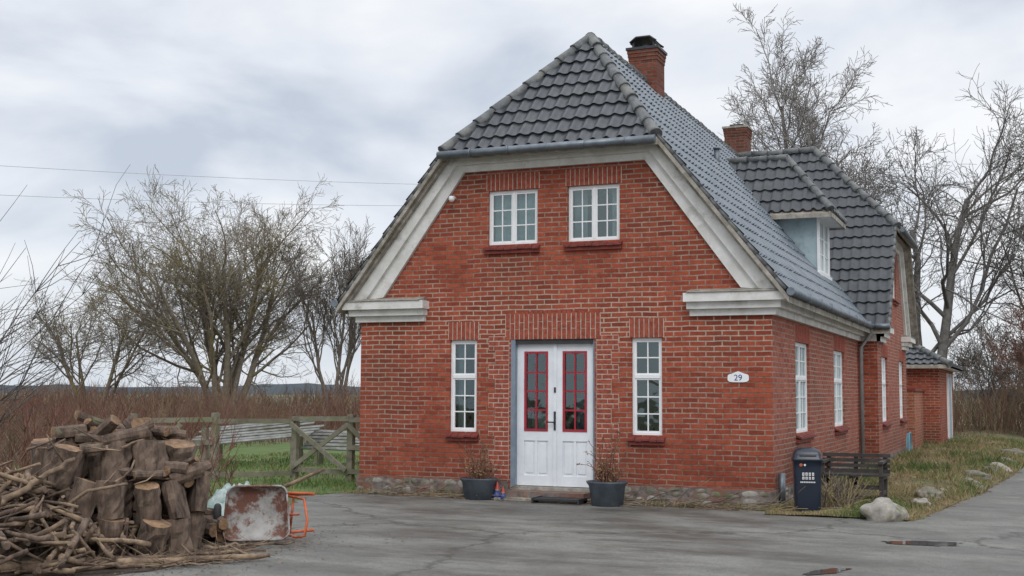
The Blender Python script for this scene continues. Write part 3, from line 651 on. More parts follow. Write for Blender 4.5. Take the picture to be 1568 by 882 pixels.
# ------------------------------------------------------------------ trees
def grow(mb,p,d,L,r,lvl,cfg,rn,mat):
    n=(6,5,4,3,3,2)[lvl]; pts=[p.copy()]; dirs=[]
    q=p.copy(); dd=d.copy()
    for i in range(n):
        dd=(dd+Vector((rn.gauss(0,1),rn.gauss(0,1),rn.gauss(0,1)))*cfg['wob'][lvl]+Vector((0,0,cfg['up'][lvl]))).normalized()
        q=q+dd*L/n; pts.append(q.copy()); dirs.append(dd.copy())
    end=.45 if lvl<len(cfg['n']) else .3
    rad=[max(cfg['rmin'],r*(1-(1-end)*i/n)) for i in range(n+1)]
    mb.tube(pts,rad,mat,(8,6,4,3,3,3)[lvl],cap=False)
    if lvl>=len(cfg['n']): return
    nc=cfg['n'][lvl]
    for k in range(nc):
        f=cfg['f0'][lvl]+(1-cfg['f0'][lvl])*((k+rn.random())/nc); f=min(f,.999)
        i=int(f*n); t=f*n-i; b=pts[i].lerp(pts[i+1],t); ax=dirs[i]
        perp=ax.orthogonal().normalized(); perp.rotate(Matrix.Rotation(rn.uniform(0,6.283),3,ax))
        a=math.radians(rn.uniform(*cfg['ang'][lvl])); cd=(ax*math.cos(a)+perp*math.sin(a)).normalized()
        l=L*rn.uniform(*cfg['len'][lvl])*(1.15-.45*f)
        grow(mb,b,cd,l,max(cfg['rmin'],r*(1-(1-end)*f)*cfg['rr']),lvl+1,cfg,rn,mat)
def tree(name,x,y,H,mat,seed,stems=1,r=.2,n=(9,7,6,5),spread=None,lean=(0,0),cfgx={},L0=.62,z=0,st=(.15,.45)):
    rn=random.Random(seed); mb=MB()
    cfg=dict(n=n,wob=(.07,.13,.17,.2,.2),up=(.03,.06,.06,.05,.02),f0=(.28,.2,.15,.1),ang=((28,55),(25,55),(25,60),(25,60)),len=((.5,.75),(.45,.7),(.4,.65),(.4,.65)),rr=.52,rmin=.0075)
    cfg.update(cfgx)
    for s in range(stems):
        a=(s+rn.uniform(-.3,.3))*6.283/max(1,stems); t=(rn.uniform(*st) if stems>1 else .03)
        d=Vector((math.cos(a)*t+lean[0],math.sin(a)*t+lean[1],1)).normalized()
        grow(mb,Vector((x+math.cos(a)*.25*(stems>1),y+math.sin(a)*.25*(stems>1),z-.1)),d,H*L0*rn.uniform(.85,1.1),r*rn.uniform(.7,1),0,cfg,rn,mat)
    o=mb.obj(name); return o
tree('willow_tree',-30.8,29.6,11.2,M['bark_y'],15,stems=8,r=.2,n=(8,7,6,5),L0=.66,st=(.1,.75),cfgx=dict(rmin=.008,f0=(.18,.15,.15,.1)))
tree('willow_tree',-37.0,28.0,7.4,M['bark_y'],5,stems=4,r=.12,n=(7,6,6,4),L0=.62)
tree('bare_tree',-26.0,31.5,8.2,M['bark'],31,stems=4,r=.11,n=(9,6,6,3),L0=.72,st=(.08,.2),cfgx=dict(ang=((12,30),(12,30),(15,35),(20,35)),up=(.06,.16,.16,.1,0)))
tree('birch_tree',-5.0,39.0,18.6,M['birch'],43,stems=2,r=.20,n=(14,8,6,5),L0=.80,st=(.02,.1),cfgx=dict(ang=((20,42),(25,50),(25,60),(25,60)),len=((.30,.42),(.4,.65),(.4,.65),(.4,.6)),rmin=.0105))
tree('oak_tree',-.3,33.0,15.2,M['bark_g'],52,stems=2,r=.28,n=(9,8,6,5),L0=.62,st=(.06,.2),cfgx=dict(rmin=.0085,wob=(.1,.2,.25,.25,.2)))
tree('oak_tree',3.9,35,12.6,M['bark_g'],66,stems=2,r=.24,n=(9,7,6,4),L0=.60,cfgx=dict(rmin=.0085,wob=(.1,.2,.25,.25,.2)))
tree('shrub_tree',4.6,30,4.6,M['bark_r'],77,stems=7,r=.045,n=(8,6,5,2),L0=.7)
tree('shrub_tree',2.2,36,4.8,M['bark'],79,stems=7,r=.045,n=(8,6,5,2),L0=.7)
tree('shrub_tree',6.0,38,6,M['bark'],80,stems=7,r=.05,n=(8,6,5,2),L0=.7)
# near shrub with long arching shoots
mb=MB(); rn=random.Random(4)
def shoot(mb,p,d,L,r,mat,rn,twigs=8,droop=.0):
    pts=[p]; n=9; dd=d
    for i in range(n):
        dd=(dd+Vector((rn.gauss(0,.05),rn.gauss(0,.05),rn.gauss(0,.04)-droop))).normalized(); pts.append(pts[-1]+dd*L/n)
    mb.tube(pts,[max(.004,r*(1-.8*i/n)) for i in range(n+1)],mat,5,cap=False)
    for k in range(twigs):
        i=rn.randint(2,n-1); pd=(pts[i+1]-pts[i]).normalized(); pr=pd.orthogonal().normalized(); pr.rotate(Matrix.Rotation(rn.uniform(0,6.28),3,pd))
        tdir=(pd+pr*.6).normalized(); l=L*rn.uniform(.1,.35)
        pp=[pts[i]]
        for j in range(4): tdir=(tdir+Vector((rn.gauss(0,.1),rn.gauss(0,.1),rn.gauss(0,.1)+.04))).normalized(); pp.append(pp[-1]+tdir*l/4)
        mb.tube(pp,[min(r,.007),min(r,.006),.0045,.004,.003],mat,3,cap=False)
for i in range(38):
    a=rn.uniform(.2,.75); d=Vector((.92*a+rn.gauss(0,.1),.39*a+rn.gauss(0,.25),1)).normalized()
    shoot(mb,Vector((-12.8+rn.gauss(0,.7),-4.0+rn.gauss(0,.7),0)),d,rn.uniform(2.4,4.8),.018,M['bark_d'],rn,10,.05)
mb.obj('arching_shrub')
mb=MB()
for i in range(520):
    x=rn.uniform(-11.5,-6.3); y=rn.uniform(-7.5,-2.2)
    if x>-7.2 and y>-5: continue
    shoot(mb,Vector((x,y,0)),Vector((rn.gauss(0,.35),rn.gauss(0,.35),1)).normalized(),rn.uniform(.6,1.6),.008,M['bark_r'],rn,5,.06)
mb.obj('bramble_bush')
# thicket
mb=MB(); rn=random.Random(9)
def stem(x,y,h,mat,r=.008):
    d=Vector((rn.gauss(0,.22),rn.gauss(0,.22),1)).normalized(); p=Vector((x,y,0)); pts=[p]
    for i in range(3): d=(d+Vector((rn.gauss(0,.14),rn.gauss(0,.14),.02))).normalized(); pts.append(pts[-1]+d*h/3)
    mb.tube(pts,[r,r*.8,r*.6,r*.35],mat,3,cap=False)
    for k in range(3):
        q=pts[1].lerp(pts[3],rn.random()*.9); dd=(d+Vector((rn.gauss(0,.5),rn.gauss(0,.5),.2))).normalized(); mb.tube([q,q+dd*h*.3],[r*.6,r*.3],mat,3,cap=False)
for i in range(9500):
    x=-10.8-rn.random()**1.2*26; y=-9+rn.random()*32
    if x>-11.8 and y>-1: continue
    if x>-17 and y>-1.5+(-12-x)*.8 and y<16: continue
    h=rn.uniform(.55,1.4)*(1+.6*mnoise.noise(Vector((x*.35,y*.35,0)))) * (1+.008*(-11-x))
    stem(x,y,h,M['bark_r'] if rn.random()<.9 else M['reed'],.006+.0003*(-x))
for i in range(4500):
    x=-48+rn.random()*42; y=24+rn.random()*16
    if x>-7: continue
    stem(x,y,rn.uniform(.6,1.8)*(1+.6*mnoise.noise(Vector((x*.3,y*.3,0)))),M['bark_r'] if rn.random()<.8 else M['reed'],.016)
mb.obj('thicket')
mb=MB()
for i in range(1800):
    x=rn.uniform(3.2,8) if i%2 else rn.uniform(-2,4); y=rn.uniform(24,40) if i%2 else rn.uniform(29,40)
    if x<3.9 and y<28: continue
    stem(x,y,rn.uniform(.8,2.4),M['bark_r'] if rn.random()<.5 else M['reed'],.012)
mb.obj('roadside_thicket')
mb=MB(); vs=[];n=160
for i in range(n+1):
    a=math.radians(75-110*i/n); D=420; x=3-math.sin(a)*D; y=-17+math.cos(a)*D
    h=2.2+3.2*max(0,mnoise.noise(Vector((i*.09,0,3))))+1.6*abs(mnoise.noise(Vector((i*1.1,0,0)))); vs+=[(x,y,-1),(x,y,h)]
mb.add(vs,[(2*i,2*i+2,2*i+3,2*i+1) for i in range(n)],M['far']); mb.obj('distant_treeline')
# ------------------------------------------------------------------ shed + garden wall
shed=empty('brick_shed'); mb=MB()
sx0,sx1,sy0,sy1=-3.6,1.0,19,25.5
for q in ([(sx0,sy0,0),(sx1,sy0,0),(sx1,sy0,2.3),(sx0,sy0,2.3)],[(sx1,sy0,0),(sx1,sy1,0),(sx1,sy1,2.3),(sx1,sy0,2.3)],[(sx1,sy1,0),(sx0,sy1,0),(sx0,sy1,2.3),(sx1,sy1,2.3)],[(sx0,sy1,0),(sx0,sy0,0),(sx0,sy0,2.3),(sx0,sy1,2.3)]):
    mb.add(q,[(0,1,2,3)],M['brick'])
mb.box(1.0,1.05,22.2,23.6,0,2.1,M['cheek']); mb.box(1.0,1.06,22.1,22.2,0,2.2,M['frame']); mb.box(1.0,1.06,23.6,23.7,0,2.2,M['frame'])
mb.box(sx0-.2,sx1+.3,sy0-.25,sy1+.25,2.3,2.38,M['frame'])
mb.obj('shed_walls',shed)
_h=house; house=shed
cx=(sx0+sx1)/2; hE=(sx1-sx0)/2+.3; T2=.55
tile_slope('shed_roof_east',(cx+hE,sy0-.5,2.38),(0,1,0),(-1,0),T2,8,3.2,[(cx+hE,sy0-.3),(cx+hE,sy1+.3),(cx,sy1+.3-hE),(cx,sy0-.3+hE)],R0)
tile_slope('shed_roof_south',(cx-hE-.2,sy0-.3,2.38),(1,0,0),(0,1),T2,6.5,3.2,[(cx-hE,sy0-.3),(cx+hE,sy0-.3),(cx,sy0-.3+hE)],R0)
tile_slope('shed_roof_west',(cx-hE,sy0-.5,2.38),(0,1,0),(1,0),T2,8,3.2,[(cx-hE,sy0-.3),(cx-hE,sy1+.3),(cx,sy1+.3-hE),(cx,sy0-.3+hE)],R0)
mb=MB(); ridge((cx+hE,sy0-.3,2.4),(cx,sy0-.3+hE,2.4+hE*T2)); ridge((cx-hE,sy0-.3,2.4),(cx,sy0-.3+hE,2.4+hE*T2)); ridge((cx,sy0-.3+hE,2.4+hE*T2),(cx,sy1+.3-hE,2.4+hE*T2)); mb.obj('shed_ridge_tiles',shed)
house=_h
mb=MB(); mb.box(.35,.55,16.05,18.98,0,1.65,M['brick_wall']); mb.box(.31,.59,16.03,18.97,1.65,1.72,M['sill']); mb.obj('garden_wall')
# ------------------------------------------------------------------ fence
fe=MB(); 
P=[(-11.2,.1),(-9.81,.62),(-9.0,1.9),(-7.75,1.75)]
for i,(x,y) in enumerate(P): fe.beam((x,y,0),(x+rnd.gauss(0,.02),y,1.14+rnd.uniform(-.03,.07)),.11,.11,M['fence'])
fe.beam((-6.85,1.9,0),(-6.85,1.9,1.2),.12,.12,M['fence']); fe.beam((-7.05,1.8,0),(-7.05,1.8,1.2),.09,.09,M['fence']); fe.beam((-9.95,.55,0),(-10.0,.6,1.0),.09,.09,M['fence'])
def rails(a,b,zs):
    for z in zs: fe.beam((a[0],a[1]-.07,z),(b[0],b[1]-.07,z+rnd.uniform(-.03,.03)),.03,.085,M['fence'])
rails(P[0],P[1],(1.05,.7,.35)); rails(P[1],P[2],(1.05,.12)); rails(P[2],P[3],(1.08,.18)); rails(P[3],(-6.85,1.9),(1.08,.6,.18))
fe.beam((P[2][0],P[2][1]-.11,.2),(P[3][0],P[3][1]-.11,1.0),.03,.08,M['fence']); fe.beam((P[2][0],P[2][1]-.16,1.0),(P[3][0],P[3][1]-.16,.2),.03,.08,M['fence'])
fe.beam((P[3][0],P[3][1]-.12,1.0),(-6.9,1.8,.2),.03,.08,M['fence'])
fe.beam((-10.9,.0,.1),(-10.3,.3,1.0),.03,.09,M['fence']); fe.beam((-11.1,.0,1.0),(-10.1,.35,.2),.03,.09,M['fence'])
fe.obj('wooden_fence')
mb=MB(); rn=random.Random(3)
def panel(base,wdir,L,rise,back,nb,skew):
    base=Vector(base); wd=Vector(wdir).normalized(); bd=Vector((-wd.y,wd.x,0))
    for i in range(nb):
        t=i/(nb-1); o=base+bd*back*t+Vector((0,0,rise*t))
        a=o+wd*(rn.uniform(-.08,.08)); b=o+wd*(L+rn.uniform(-.25,.2))+Vector((0,0,skew+rn.uniform(-.02,.02))); 
        up2=(bd*back+Vector((0,0,rise))).normalized(); w=.5*math.hypot(back,rise)/(nb-1)*.68; nn=wd.cross(up2)*.012
        vs=[p+up2*s*w+nn*q for p in (a,b) for s in (-1,1) for q in (-1,1)]
        mb.add(vs,[(0,1,3,2),(4,6,7,5),(0,4,5,1),(2,3,7,6),(1,5,7,3),(0,2,6,4)],M['grey_plank'])
    for s in (.15,.85):
        p=base+wd*L*s+bd*back; mb.beam(Vector((p.x,p.y,0)),Vector((p.x,p.y,rise+base.z+skew*s)),.07,.07,M['fence']); q=base+wd*L*s; mb.beam(Vector((q.x,q.y,0)),q+Vector((0,0,skew*s)),.07,.07,M['fence'])
panel((-12.9,4.0,.42),(.93,.37,0),2.5,.32,.9,7,.26)
panel((-10.9,5.2,.38),(.93,.37,0),1.7,.34,.6,6,-.05)
mb.obj('plank_stack')
# ------------------------------------------------------------------ wood pile
def chunk(mb,p0,p1,r,rn,n=16,m=6):
    p0=Vector(p0);p1=Vector(p1); d=(p1-p0); L=d.length; d.normalize(); a=d.orthogonal().normalized(); b=d.cross(a); sd=rn.random()*50
    split=rn.random()<.3; sa=rn.uniform(0,6.28)
    vs=[]
    for j in range(m+1):
        for k in range(n):
            t=2*math.pi*k/n; rr=r*(1+.22*mnoise.noise(Vector((math.cos(t)*1.5+sd,math.sin(t)*1.5,j*.25)))+.16*mnoise.noise(Vector((math.cos(t)*5+sd,math.sin(t)*5,j*.9))))
            if split and math.cos(t-sa)>.25: rr=min(rr,r*.25/math.cos(t-sa))
            if j in (0,m): rr*=.97
            vs.append(p0+d*(L*j/m)+(a*math.cos(t)+b*math.sin(t))*rr)
    tl=a*rn.gauss(0,.12)+b*rn.gauss(0,.12)
    for k in range(n): vs[m*n+k]=vs[m*n+k]+d*((vs[m*n+k]-p1).dot(tl))
    mb.add(vs,[(j*n+k,j*n+(k+1)%n,(j+1)*n+(k+1)%n,(j+1)*n+k) for j in range(m) for k in range(n)],M['logbark'],False)
    for j,dir in ((0,-1),(m,1)):
        ring=[vs[j*n+k] for k in range(n)]; c=sum(ring,Vector())/n
        mb.add(ring+[c+d*.006*dir],[(k,(k+1)%n,n) for k in range(n)],M['logend'])
mb=MB(); rn=random.Random(12)
cols=[(-4.92,-8.02,2,.145),(-4.66,-7.86,2,.14),(-4.44,-7.62,2,.14),(-4.36,-7.30,2,.145),(-4.40,-6.98,2,.135),
(-5.15,-7.85,3,.15),(-4.88,-7.60,3,.155),(-4.66,-7.34,3,.15),(-4.62,-7.03,3,.15),(-4.64,-6.72,2,.15),
(-5.42,-7.7,3,.16),(-5.12,-7.45,3,.16),(-4.92,-7.15,3,.155),(-4.88,-6.8,3,.15),(-4.85,-6.45,2,.15),
(-5.4,-7.3,3,.16),(-5.15,-7.0,3,.16),(-5.1,-6.65,2,.15),(-5.7,-7.6,3,.15),(-5.05,-6.25,2,.14),(-5.7,-7.95,2,.15)]
for x,y,k,r in cols:
    z=0
    for j in range(k):
        h=rn.uniform(.31,.41); ox,oy=rn.gauss(0,.03),rn.gauss(0,.03); tx,ty=rn.gauss(0,.025),rn.gauss(0,.025); chunk(mb,(x+ox-tx,y+oy-ty,z),(x+ox+tx,y+oy+ty,z+h),r*rn.uniform(.82,1.1),rn); z+=h+.004
for i in range(34):
    x=rn.uniform(-5.5,-4.8); y=-7.2+(x+5.2)*.3+rn.gauss(0,.34); z=rn.uniform(1.08,1.2); a=rn.uniform(0,6.28); L=rn.uniform(.12,.22); r=rn.uniform(.045,.09)
    chunk(mb,(x-math.cos(a)*L,y-math.sin(a)*L,z+rn.gauss(0,.06)),(x+math.cos(a)*L,y+math.sin(a)*L,z+rn.gauss(0,.07)),r,rn,10,3)
for i in range(12):
    x=rn.uniform(-4.75,-4.35); y=rn.uniform(-7.6,-6.8); z=rn.uniform(.76,.84); a=rn.uniform(0,6.28); L=rn.uniform(.10,.17)
    chunk(mb,(x-math.cos(a)*L,y-math.sin(a)*L,z),(x+math.cos(a)*L,y+math.sin(a)*L,z+rn.gauss(0,.06)),rn.uniform(.04,.07),rn,9,3)
for i in range(14):
    x=rn.uniform(-5.0,-4.55); y=rn.uniform(-6.4,-5.8); z=.08+rn.random()*.35*max(0,(-5.6-y)); a=rn.uniform(0,6.28); L=rn.uniform(.13,.18)
    chunk(mb,(x-math.cos(a)*L,y-math.sin(a)*L,z),(x+math.cos(a)*L,y+math.sin(a)*L,z+rn.gauss(0,.05)),rn.uniform(.05,.09),rn,9,3)
mb.obj('log_pile')
mb=MB()
def stick(p,d,L,r,kink=.1,mat=None):
    pts=[p]; n=4
    for i in range(n): d=(d+Vector((rn.gauss(0,kink),rn.gauss(0,kink),rn.gauss(0,kink)))).normalized(); pts.append(pts[-1]+d*L/n)
    mb.tube(pts,[r*(1-.35*i/n) for i in range(n+1)],mat or (M['stick'] if rn.random()<.7 else M['logbark']),7)
for i in range(640):
    cx,cy=-5.75,-8.35
    a=rn.uniform(0,6.28); q=math.sqrt(rn.random())*1.3; x=cx+math.cos(a)*q*1.1; y=cy+math.sin(a)*q; hmax=.96*(1-(q/1.5)**1.5)
    z=hmax*rn.uniform(.5,1)
    d=Vector((rn.gauss(0,1),rn.gauss(0,1),rn.gauss(0,.4))).normalized(); L=rn.uniform(.2,.65); r=rn.uniform(.008,.036)
    p=Vector((x,y,z))-d*L/2; p.z=max(p.z,.03); stick(p,d,L,r)
for i in range(40):
    a=rn.uniform(0,6.28); q=rn.random()*.9; d=Vector((rn.gauss(0,1),rn.gauss(0,1),.5)).normalized(); stick(Vector((-5.75+math.cos(a)*q,-8.3+math.sin(a)*q,.45)),d,rn.uniform(.6,1.0),rn.uniform(.006,.02),.14)
for i in range(60):
    x=rn.uniform(-5.6,-4.4); y=rn.uniform(-7.9,-6.8); d=Vector((rn.gauss(0,1),rn.gauss(0,1),.15)).normalized(); stick(Vector((x,y,1.05 if x<-4.7 else .75))-d*.15,d,rn.uniform(.2,.45),rn.uniform(.006,.016),.14)
mb.obj('branch_heap')
mb=MB()
def longbranch(a,b,r,k=.04):
    a=Vector(a);b=Vector(b); n=12; pts=[a.lerp(b,i/n)+Vector((rn.gauss(0,k),rn.gauss(0,k),abs(rn.gauss(0,k*.3)))) for i in range(n+1)]
    mb.tube(pts,[r*(1-.5*i/n)*rn.uniform(.9,1.1) for i in range(n+1)],M['stick'],8)
    for i in range(2,n,3): 
        d=Vector((rn.gauss(0,1),rn.gauss(0,1),.2)).normalized(); mb.tube([pts[i],pts[i]+d*.15,pts[i]+d*.3+Vector((0,0,.02))],[r*.35,r*.25,r*.15],M['stick'],5)
longbranch((-4.75,-8.85,.05),(-3.32,-7.22,.05),.045,.02); longbranch((-4.4,-8.3,.05),(-3.55,-6.9,.05),.025,.04)
longbranch((-5.0,-8.9,.05),(-4.2,-7.9,.06),.05,.02); longbranch((-4.2,-7.0,.04),(-3.7,-6.3,.04),.018); longbranch((-4.5,-9.1,.05),(-3.9,-8.2,.05),.03)
for i in range(40):
    x=rn.uniform(-4.9,-3.7); y=-8.3+(x+4.5)*1.1+rn.gauss(0,.3); a=rn.gauss(.85,.5); L=rn.uniform(.2,.8); longbranch((x,y,.03),(x+math.cos(a)*L,y+math.sin(a)*L,.04),rn.uniform(.005,.014),.02)
mb.tube([(-4.95,-8.75,.0),(-5.05,-8.5,.35),(-5.0,-8.45,.62)],[.03,.028,.02],M['stick'],7)
longbranch((-5.3,-8.9,.45),(-4.85,-8.15,.95),.04,.02)
mb.obj('cut_branches')
mb=MB()
for i in range(1400): 
    x=rn.gauss(-4.2,.5); y=rn.gauss(-7.2,1.0); a=rn.uniform(0,6.28); s=rn.uniform(.006,.03)
    mb.add([(x-math.cos(a)*s,y-math.sin(a)*s,.012),(x+math.cos(a)*s,y+math.sin(a)*s,.014),(x+math.sin(a)*s*.4,y-math.cos(a)*s*.4,.018)],[(0,1,2)],M['logend'] if i%2 else M['soil'])
sheet('bark_debris_ground',blob(-4.6,-7.4,.75,1.7,seed=8),.010,M['soil'])
mb.obj('wood_chips')
# ------------------------------------------------------------------ wheelbarrow
wbw=empty('wheelbarrow')
Wd=Vector((.80,.60,0)).normalized(); Nd=Vector((.60,-.80,.0)).normalized(); Up=(Vector((0,0,1))-Nd*.12).normalized(); Nd=Wd.cross(Up)*1; 
if Nd.y>0: Nd=-Nd
O=Vector((-4.28,-6.08,.02))
def tp(w,h,n): return O+Wd*w+Up*h+Nd*n
mb=MB()
def ringpts(sw0,sw1,h0,h1,n,rc=.09):
    o=[]
    cs=[(sw1-rc,h1-rc,0),(-sw1+rc,h1-rc,90),(-sw0+rc,h0+rc,180),(sw0-rc,h0+rc,270)]
    for cx_,cy_,a0 in cs:
        for k in range(5):
            a=math.radians(a0+22.5*k); o.append(tp(cx_+math.cos(a)*rc,cy_+math.sin(a)*rc,n))
    return o
rim=ringpts(.34,.31,.0,.56,.06); mid=ringpts(.31,.29,.03,.53,.0); bot=ringpts(.26,.25,.08,.49,-.03)
n=20; vs=rim+mid+bot
mb.add(vs,[(k,(k+1)%n,(k+1)%n+n,k+n) for k in range(n)]+[(k+n,(k+1)%n+n,(k+1)%n+2*n,k+2*n) for k in range(n)]+[tuple(range(2*n,3*n))],M['rusty'],True)
mb.tube(rim+[rim[0]],.011,M['rusty'],6); mb.obj('tray',wbw)
mb=MB()
for s in (.05,.50):
    pts=[tp(-.30,s,-.10),tp(.10,s+.0,-.14),tp(.36,s*.9+.03,-.20),tp(.62,s*.85+.05,-.16)]
    mb.tube(pts,.016,M['orange'],8)
mb.tube([tp(.30,.06,-.16),tp(.42,.02,.02),tp(.50,.03,.06),tp(.53,.20,.02),tp(.50,.42,-.04),tp(.34,.46,-.16)],.015,M['orange'],8)
mb.tube([tp(.36,.07,-.18),tp(.40,.46,-.18)],.014,M['orange'],8)
mb.tube([tp(.20,.5,-.14),tp(.62,.48,-.16)],.014,M['orange'],8); mb.tube([tp(.45,.26,-.05),tp(.3,.26,-.16)],.012,M['orange'],8)
mb.obj('frame',wbw)
mb=MB(); mb.tube([tp(.30,.56,-.1),tp(.72,.74,-.12)],[.022,.017],M['stick'],8); mb.obj('handle',wbw)
mb=MB(); c=tp(-.40,.2,-.25); ring=[c+(Up*math.cos(a)+Nd*math.sin(a))*.16 for a in np.linspace(0,2*math.pi,25)]
mb.tube(ring,.04,M['rubber'],10,cap=False); mb.tube([c-Wd*.05,c+Wd*.1],.02,M['orange'],8); mb.tube([c+Wd*.06,tp(-.2,.2,-.12)],.014,M['orange'],8)
mb.obj('wheel',wbw)
bm=bmesh.new(); bmesh.ops.create_grid(bm,x_segments=30,y_segments=24,size=1)
for v in bm.verts:
    x,y=v.co.x,v.co.y; q=max(0,1-(x*x+y*y)*.75); v.co=Vector((x*.42,y*.3,.02+.44*q**.5+.12*mnoise.noise(Vector((x*3,y*3,0)))+.08*mnoise.noise(Vector((x*8,y*8,1)))))
me=bpy.data.meshes.new('tarp_bundle'); bm.to_mesh(me); bm.free(); me.materials.append(M['tarp'])
for p in me.polygons: p.use_smooth=True
o=bpy.data.objects.new('tarp_bundle',me); o.location=(-5.25,-5.0,.0); o.rotation_euler=(0,0,.6); scene.collection.objects.link(o)
# ------------------------------------------------------------------ pots
def pot(x,y,seed,h=.31,tall=.55):
    rn=random.Random(seed); e=empty('planter_tub'); mb=MB()
    mb.lathe((x,y,.006),[(0,0),(.21,0),(.225,.01),(.26,h*.8),(.295,h*.93),(.30,h),(.28,h),(.265,h-.03)],M['pot'],28,1,.85)
    mb.lathe((x,y,.006),[(.267,h-.04),(.12,h-.015),(0,h-.01)],M['soil'],28,1,.85); mb.obj('tub',e)
    mb=MB()
    for i in range(70):
        a=rn.uniform(0,6.28); q=rn.random()*.17; p=Vector((x+math.cos(a)*q,y+math.sin(a)*q,h)); lean=rn.uniform(.05,.9) if i>20 else rn.uniform(0,.2); d=Vector((math.cos(a)*lean,math.sin(a)*lean,1)).normalized(); L=rn.uniform(.12,.35) if i>20 else rn.uniform(.3,tall)
        pts=[p]
        for j in range(5): d=(d+Vector((rn.gauss(0,.2),rn.gauss(0,.2),rn.gauss(0,.1)-.01))).normalized(); pts.append(pts[-1]+d*L/5)
        mb.tube(pts,[.006,.005,.005,.004,.004,.003],M['bark_r'] if i%3 else M['leaf'],4,cap=False)
        for j in range(7):
            c=pts[rn.randint(2,5)]+Vector((rn.gauss(0,.015),rn.gauss(0,.015),rn.gauss(0,.01))); s=rn.uniform(.01,.024); t1=Vector((rn.gauss(0,1),rn.gauss(0,1),rn.gauss(0,1))).normalized()*s; t2=t1.orthogonal().normalized()*s*.6
            mb.add([c-t1,c+t2,c+t1,c-t2],[(0,1,2,3)],M['leaf'] if rn.random()<.6 else M['bark_r'])
    mb.obj('withered_plant',e)
pot(-4.26,-.45,3,tall=.75); pot(-2.22,-.60,9,h=.34,tall=.85)
e=empty('garden_gnome'); mb=MB()
for x,y,s,cm in ((-3.98,-.42,1,M['ornb']),(-3.87,-.46,.75,M['ornb'])):
    mb.lathe((x,y,.006),[(0,0),(.055*s,0),(.065*s,.05*s),(.05*s,.11*s),(.025*s,.13*s)],cm,14); mb.lathe((x,y,.006+.125*s),[(.02*s,0),(.036*s,.02*s),(.034*s,.05*s),(0,.065*s)],M['skin'],12); mb.lathe((x,y,.006+.16*s),[(.042*s,0),(.03*s,.03*s),(.008*s,.10*s),(0,.11*s)],M['ornr'],12)
    mb.lathe((x-.025*s,y-.05*s,.006),[(0,.0),(.022*s,0),(.02*s,.03*s),(0,.035*s)],M['dark'],8); mb.lathe((x+.03*s,y-.05*s,.006),[(0,0),(.022*s,0),(.02*s,.03*s),(0,.035*s)],M['dark'],8)
mb.obj('figures',e)
# ------------------------------------------------------------------ bin
be=empty('litter_bin'); mb=MB()
bx,by=.50,-.30; ang=.25
def bp_(a,b,z): return (bx+a*math.cos(ang)-b*math.sin(ang),by+a*math.sin(ang)+b*math.cos(ang),z)
def rr(w,d,z,rc=.05):
    o=[]
    for cx_,cy_,a0 in ((w-rc,d-rc,0),(-w+rc,d-rc,90),(-w+rc,-d+rc,180),(w-rc,-d+rc,270)):
        for k in range(5):
            a=math.radians(a0+22.5*k); o.append(bp_(cx_+math.cos(a)*rc,cy_+math.sin(a)*rc,z))
    return o
prof=[(.16,.14,.01),(.165,.142,.06),(.18,.155,.60),(.184,.16,.68),(.198,.175,.695),(.198,.175,.72),(.184,.162,.735),(.18,.158,.78),(.162,.14,.825),(.115,.10,.855),(.05,.045,.868)]
vs=[]
for w,d,z in prof: vs+=rr(w,d,z,min(.05,d*.7))
n=20; mb.add(vs,[(j*n+k,j*n+(k+1)%n,(j+1)*n+(k+1)%n,(j+1)*n+k) for j in range(len(prof)-1) for k in range(n)]+[tuple(range((len(prof)-1)*n,len(prof)*n))],M['bin'],True)
mb.obj('body',be)
mb=MB(); bf=lambda u,d,z: bp_(u,-.155-d,z)
for i in range(4): 
    u=-.075+i*.042; mb.box(u,u+.026,0.001,.004,.50,.54,M['printwhite'],bf); mb.box(u+.008,u+.018,.004,.005,.51,.53,M['bin'],bf)
    mb.box(u,u+.026,0.001,.004,.45,.485,M['printwhite'],bf); mb.box(u+.008,u+.018,.004,.005,.458,.476,M['bin'],bf)
for i in range(9): mb.box(-.10+i*.022,-.086+i*.022,.000,.004,.405,.422,M['printwhite'],bf)
mb.box(-.11,.11,-.002,.006,.745,.77,M['dark'],bf)
c=bp_(-.09,-.158,.64); mb.tube([c,(c[0]+.0,c[1]-.006,c[2])],.022,M['orange'],14); c=bp_(-.04,-.158,.64); mb.tube([c,(c[0],c[1]-.006,c[2])],.014,M['printwhite'],14)
mb.obj('markings',be)
# ------------------------------------------------------------------ bench
bn=empty('garden_bench'); mb=MB(); B=M['benchw']
for x in (.46,.86,1.28):
    mb.beam((x,1.35,0),(x,1.35,.38),.06,.06,B); mb.beam((x,1.80,0),(x,1.95,.68),.06,.06,B); mb.beam((x,1.30,.37),(x,1.85,.37),.05,.05,B); 
for x in (.46,1.28): mb.beam((x,1.33,.38),(x,1.33,.58),.05,.05,B); mb.beam((x,1.26,.595),(x,1.92,.60),.07,.035,B); mb.beam((x,1.35,.15),(x,1.84,.15),.04,.05,B)
for i in range(5): mb.beam((.38,1.32+i*.11,.41),(1.36,1.32+i*.11,.41),.085,.028,B)
for i in range(4): mb.beam((.38,1.80+i*.02,.45+i*.075),(1.36,1.80+i*.02,.45+i*.075),.022,.052,B)
mb.beam((.46,1.36,.24),(1.28,1.36,.24),.03,.06,B)
mb.obj('bench_slats',bn)
mb=MB()
for i in range(170):
    x=rn.uniform(.62,.98); y=rn.uniform(.0,1.0); shoot(mb,Vector((x,y,.02)),Vector((rn.gauss(0,.5),rn.gauss(0,.4),1)).normalized(),rn.uniform(.2,.5),.005,M['bark'] if i%2 else M['grassd'],rn,2,.06)
mb.obj('dry_bush')
mb=MB()
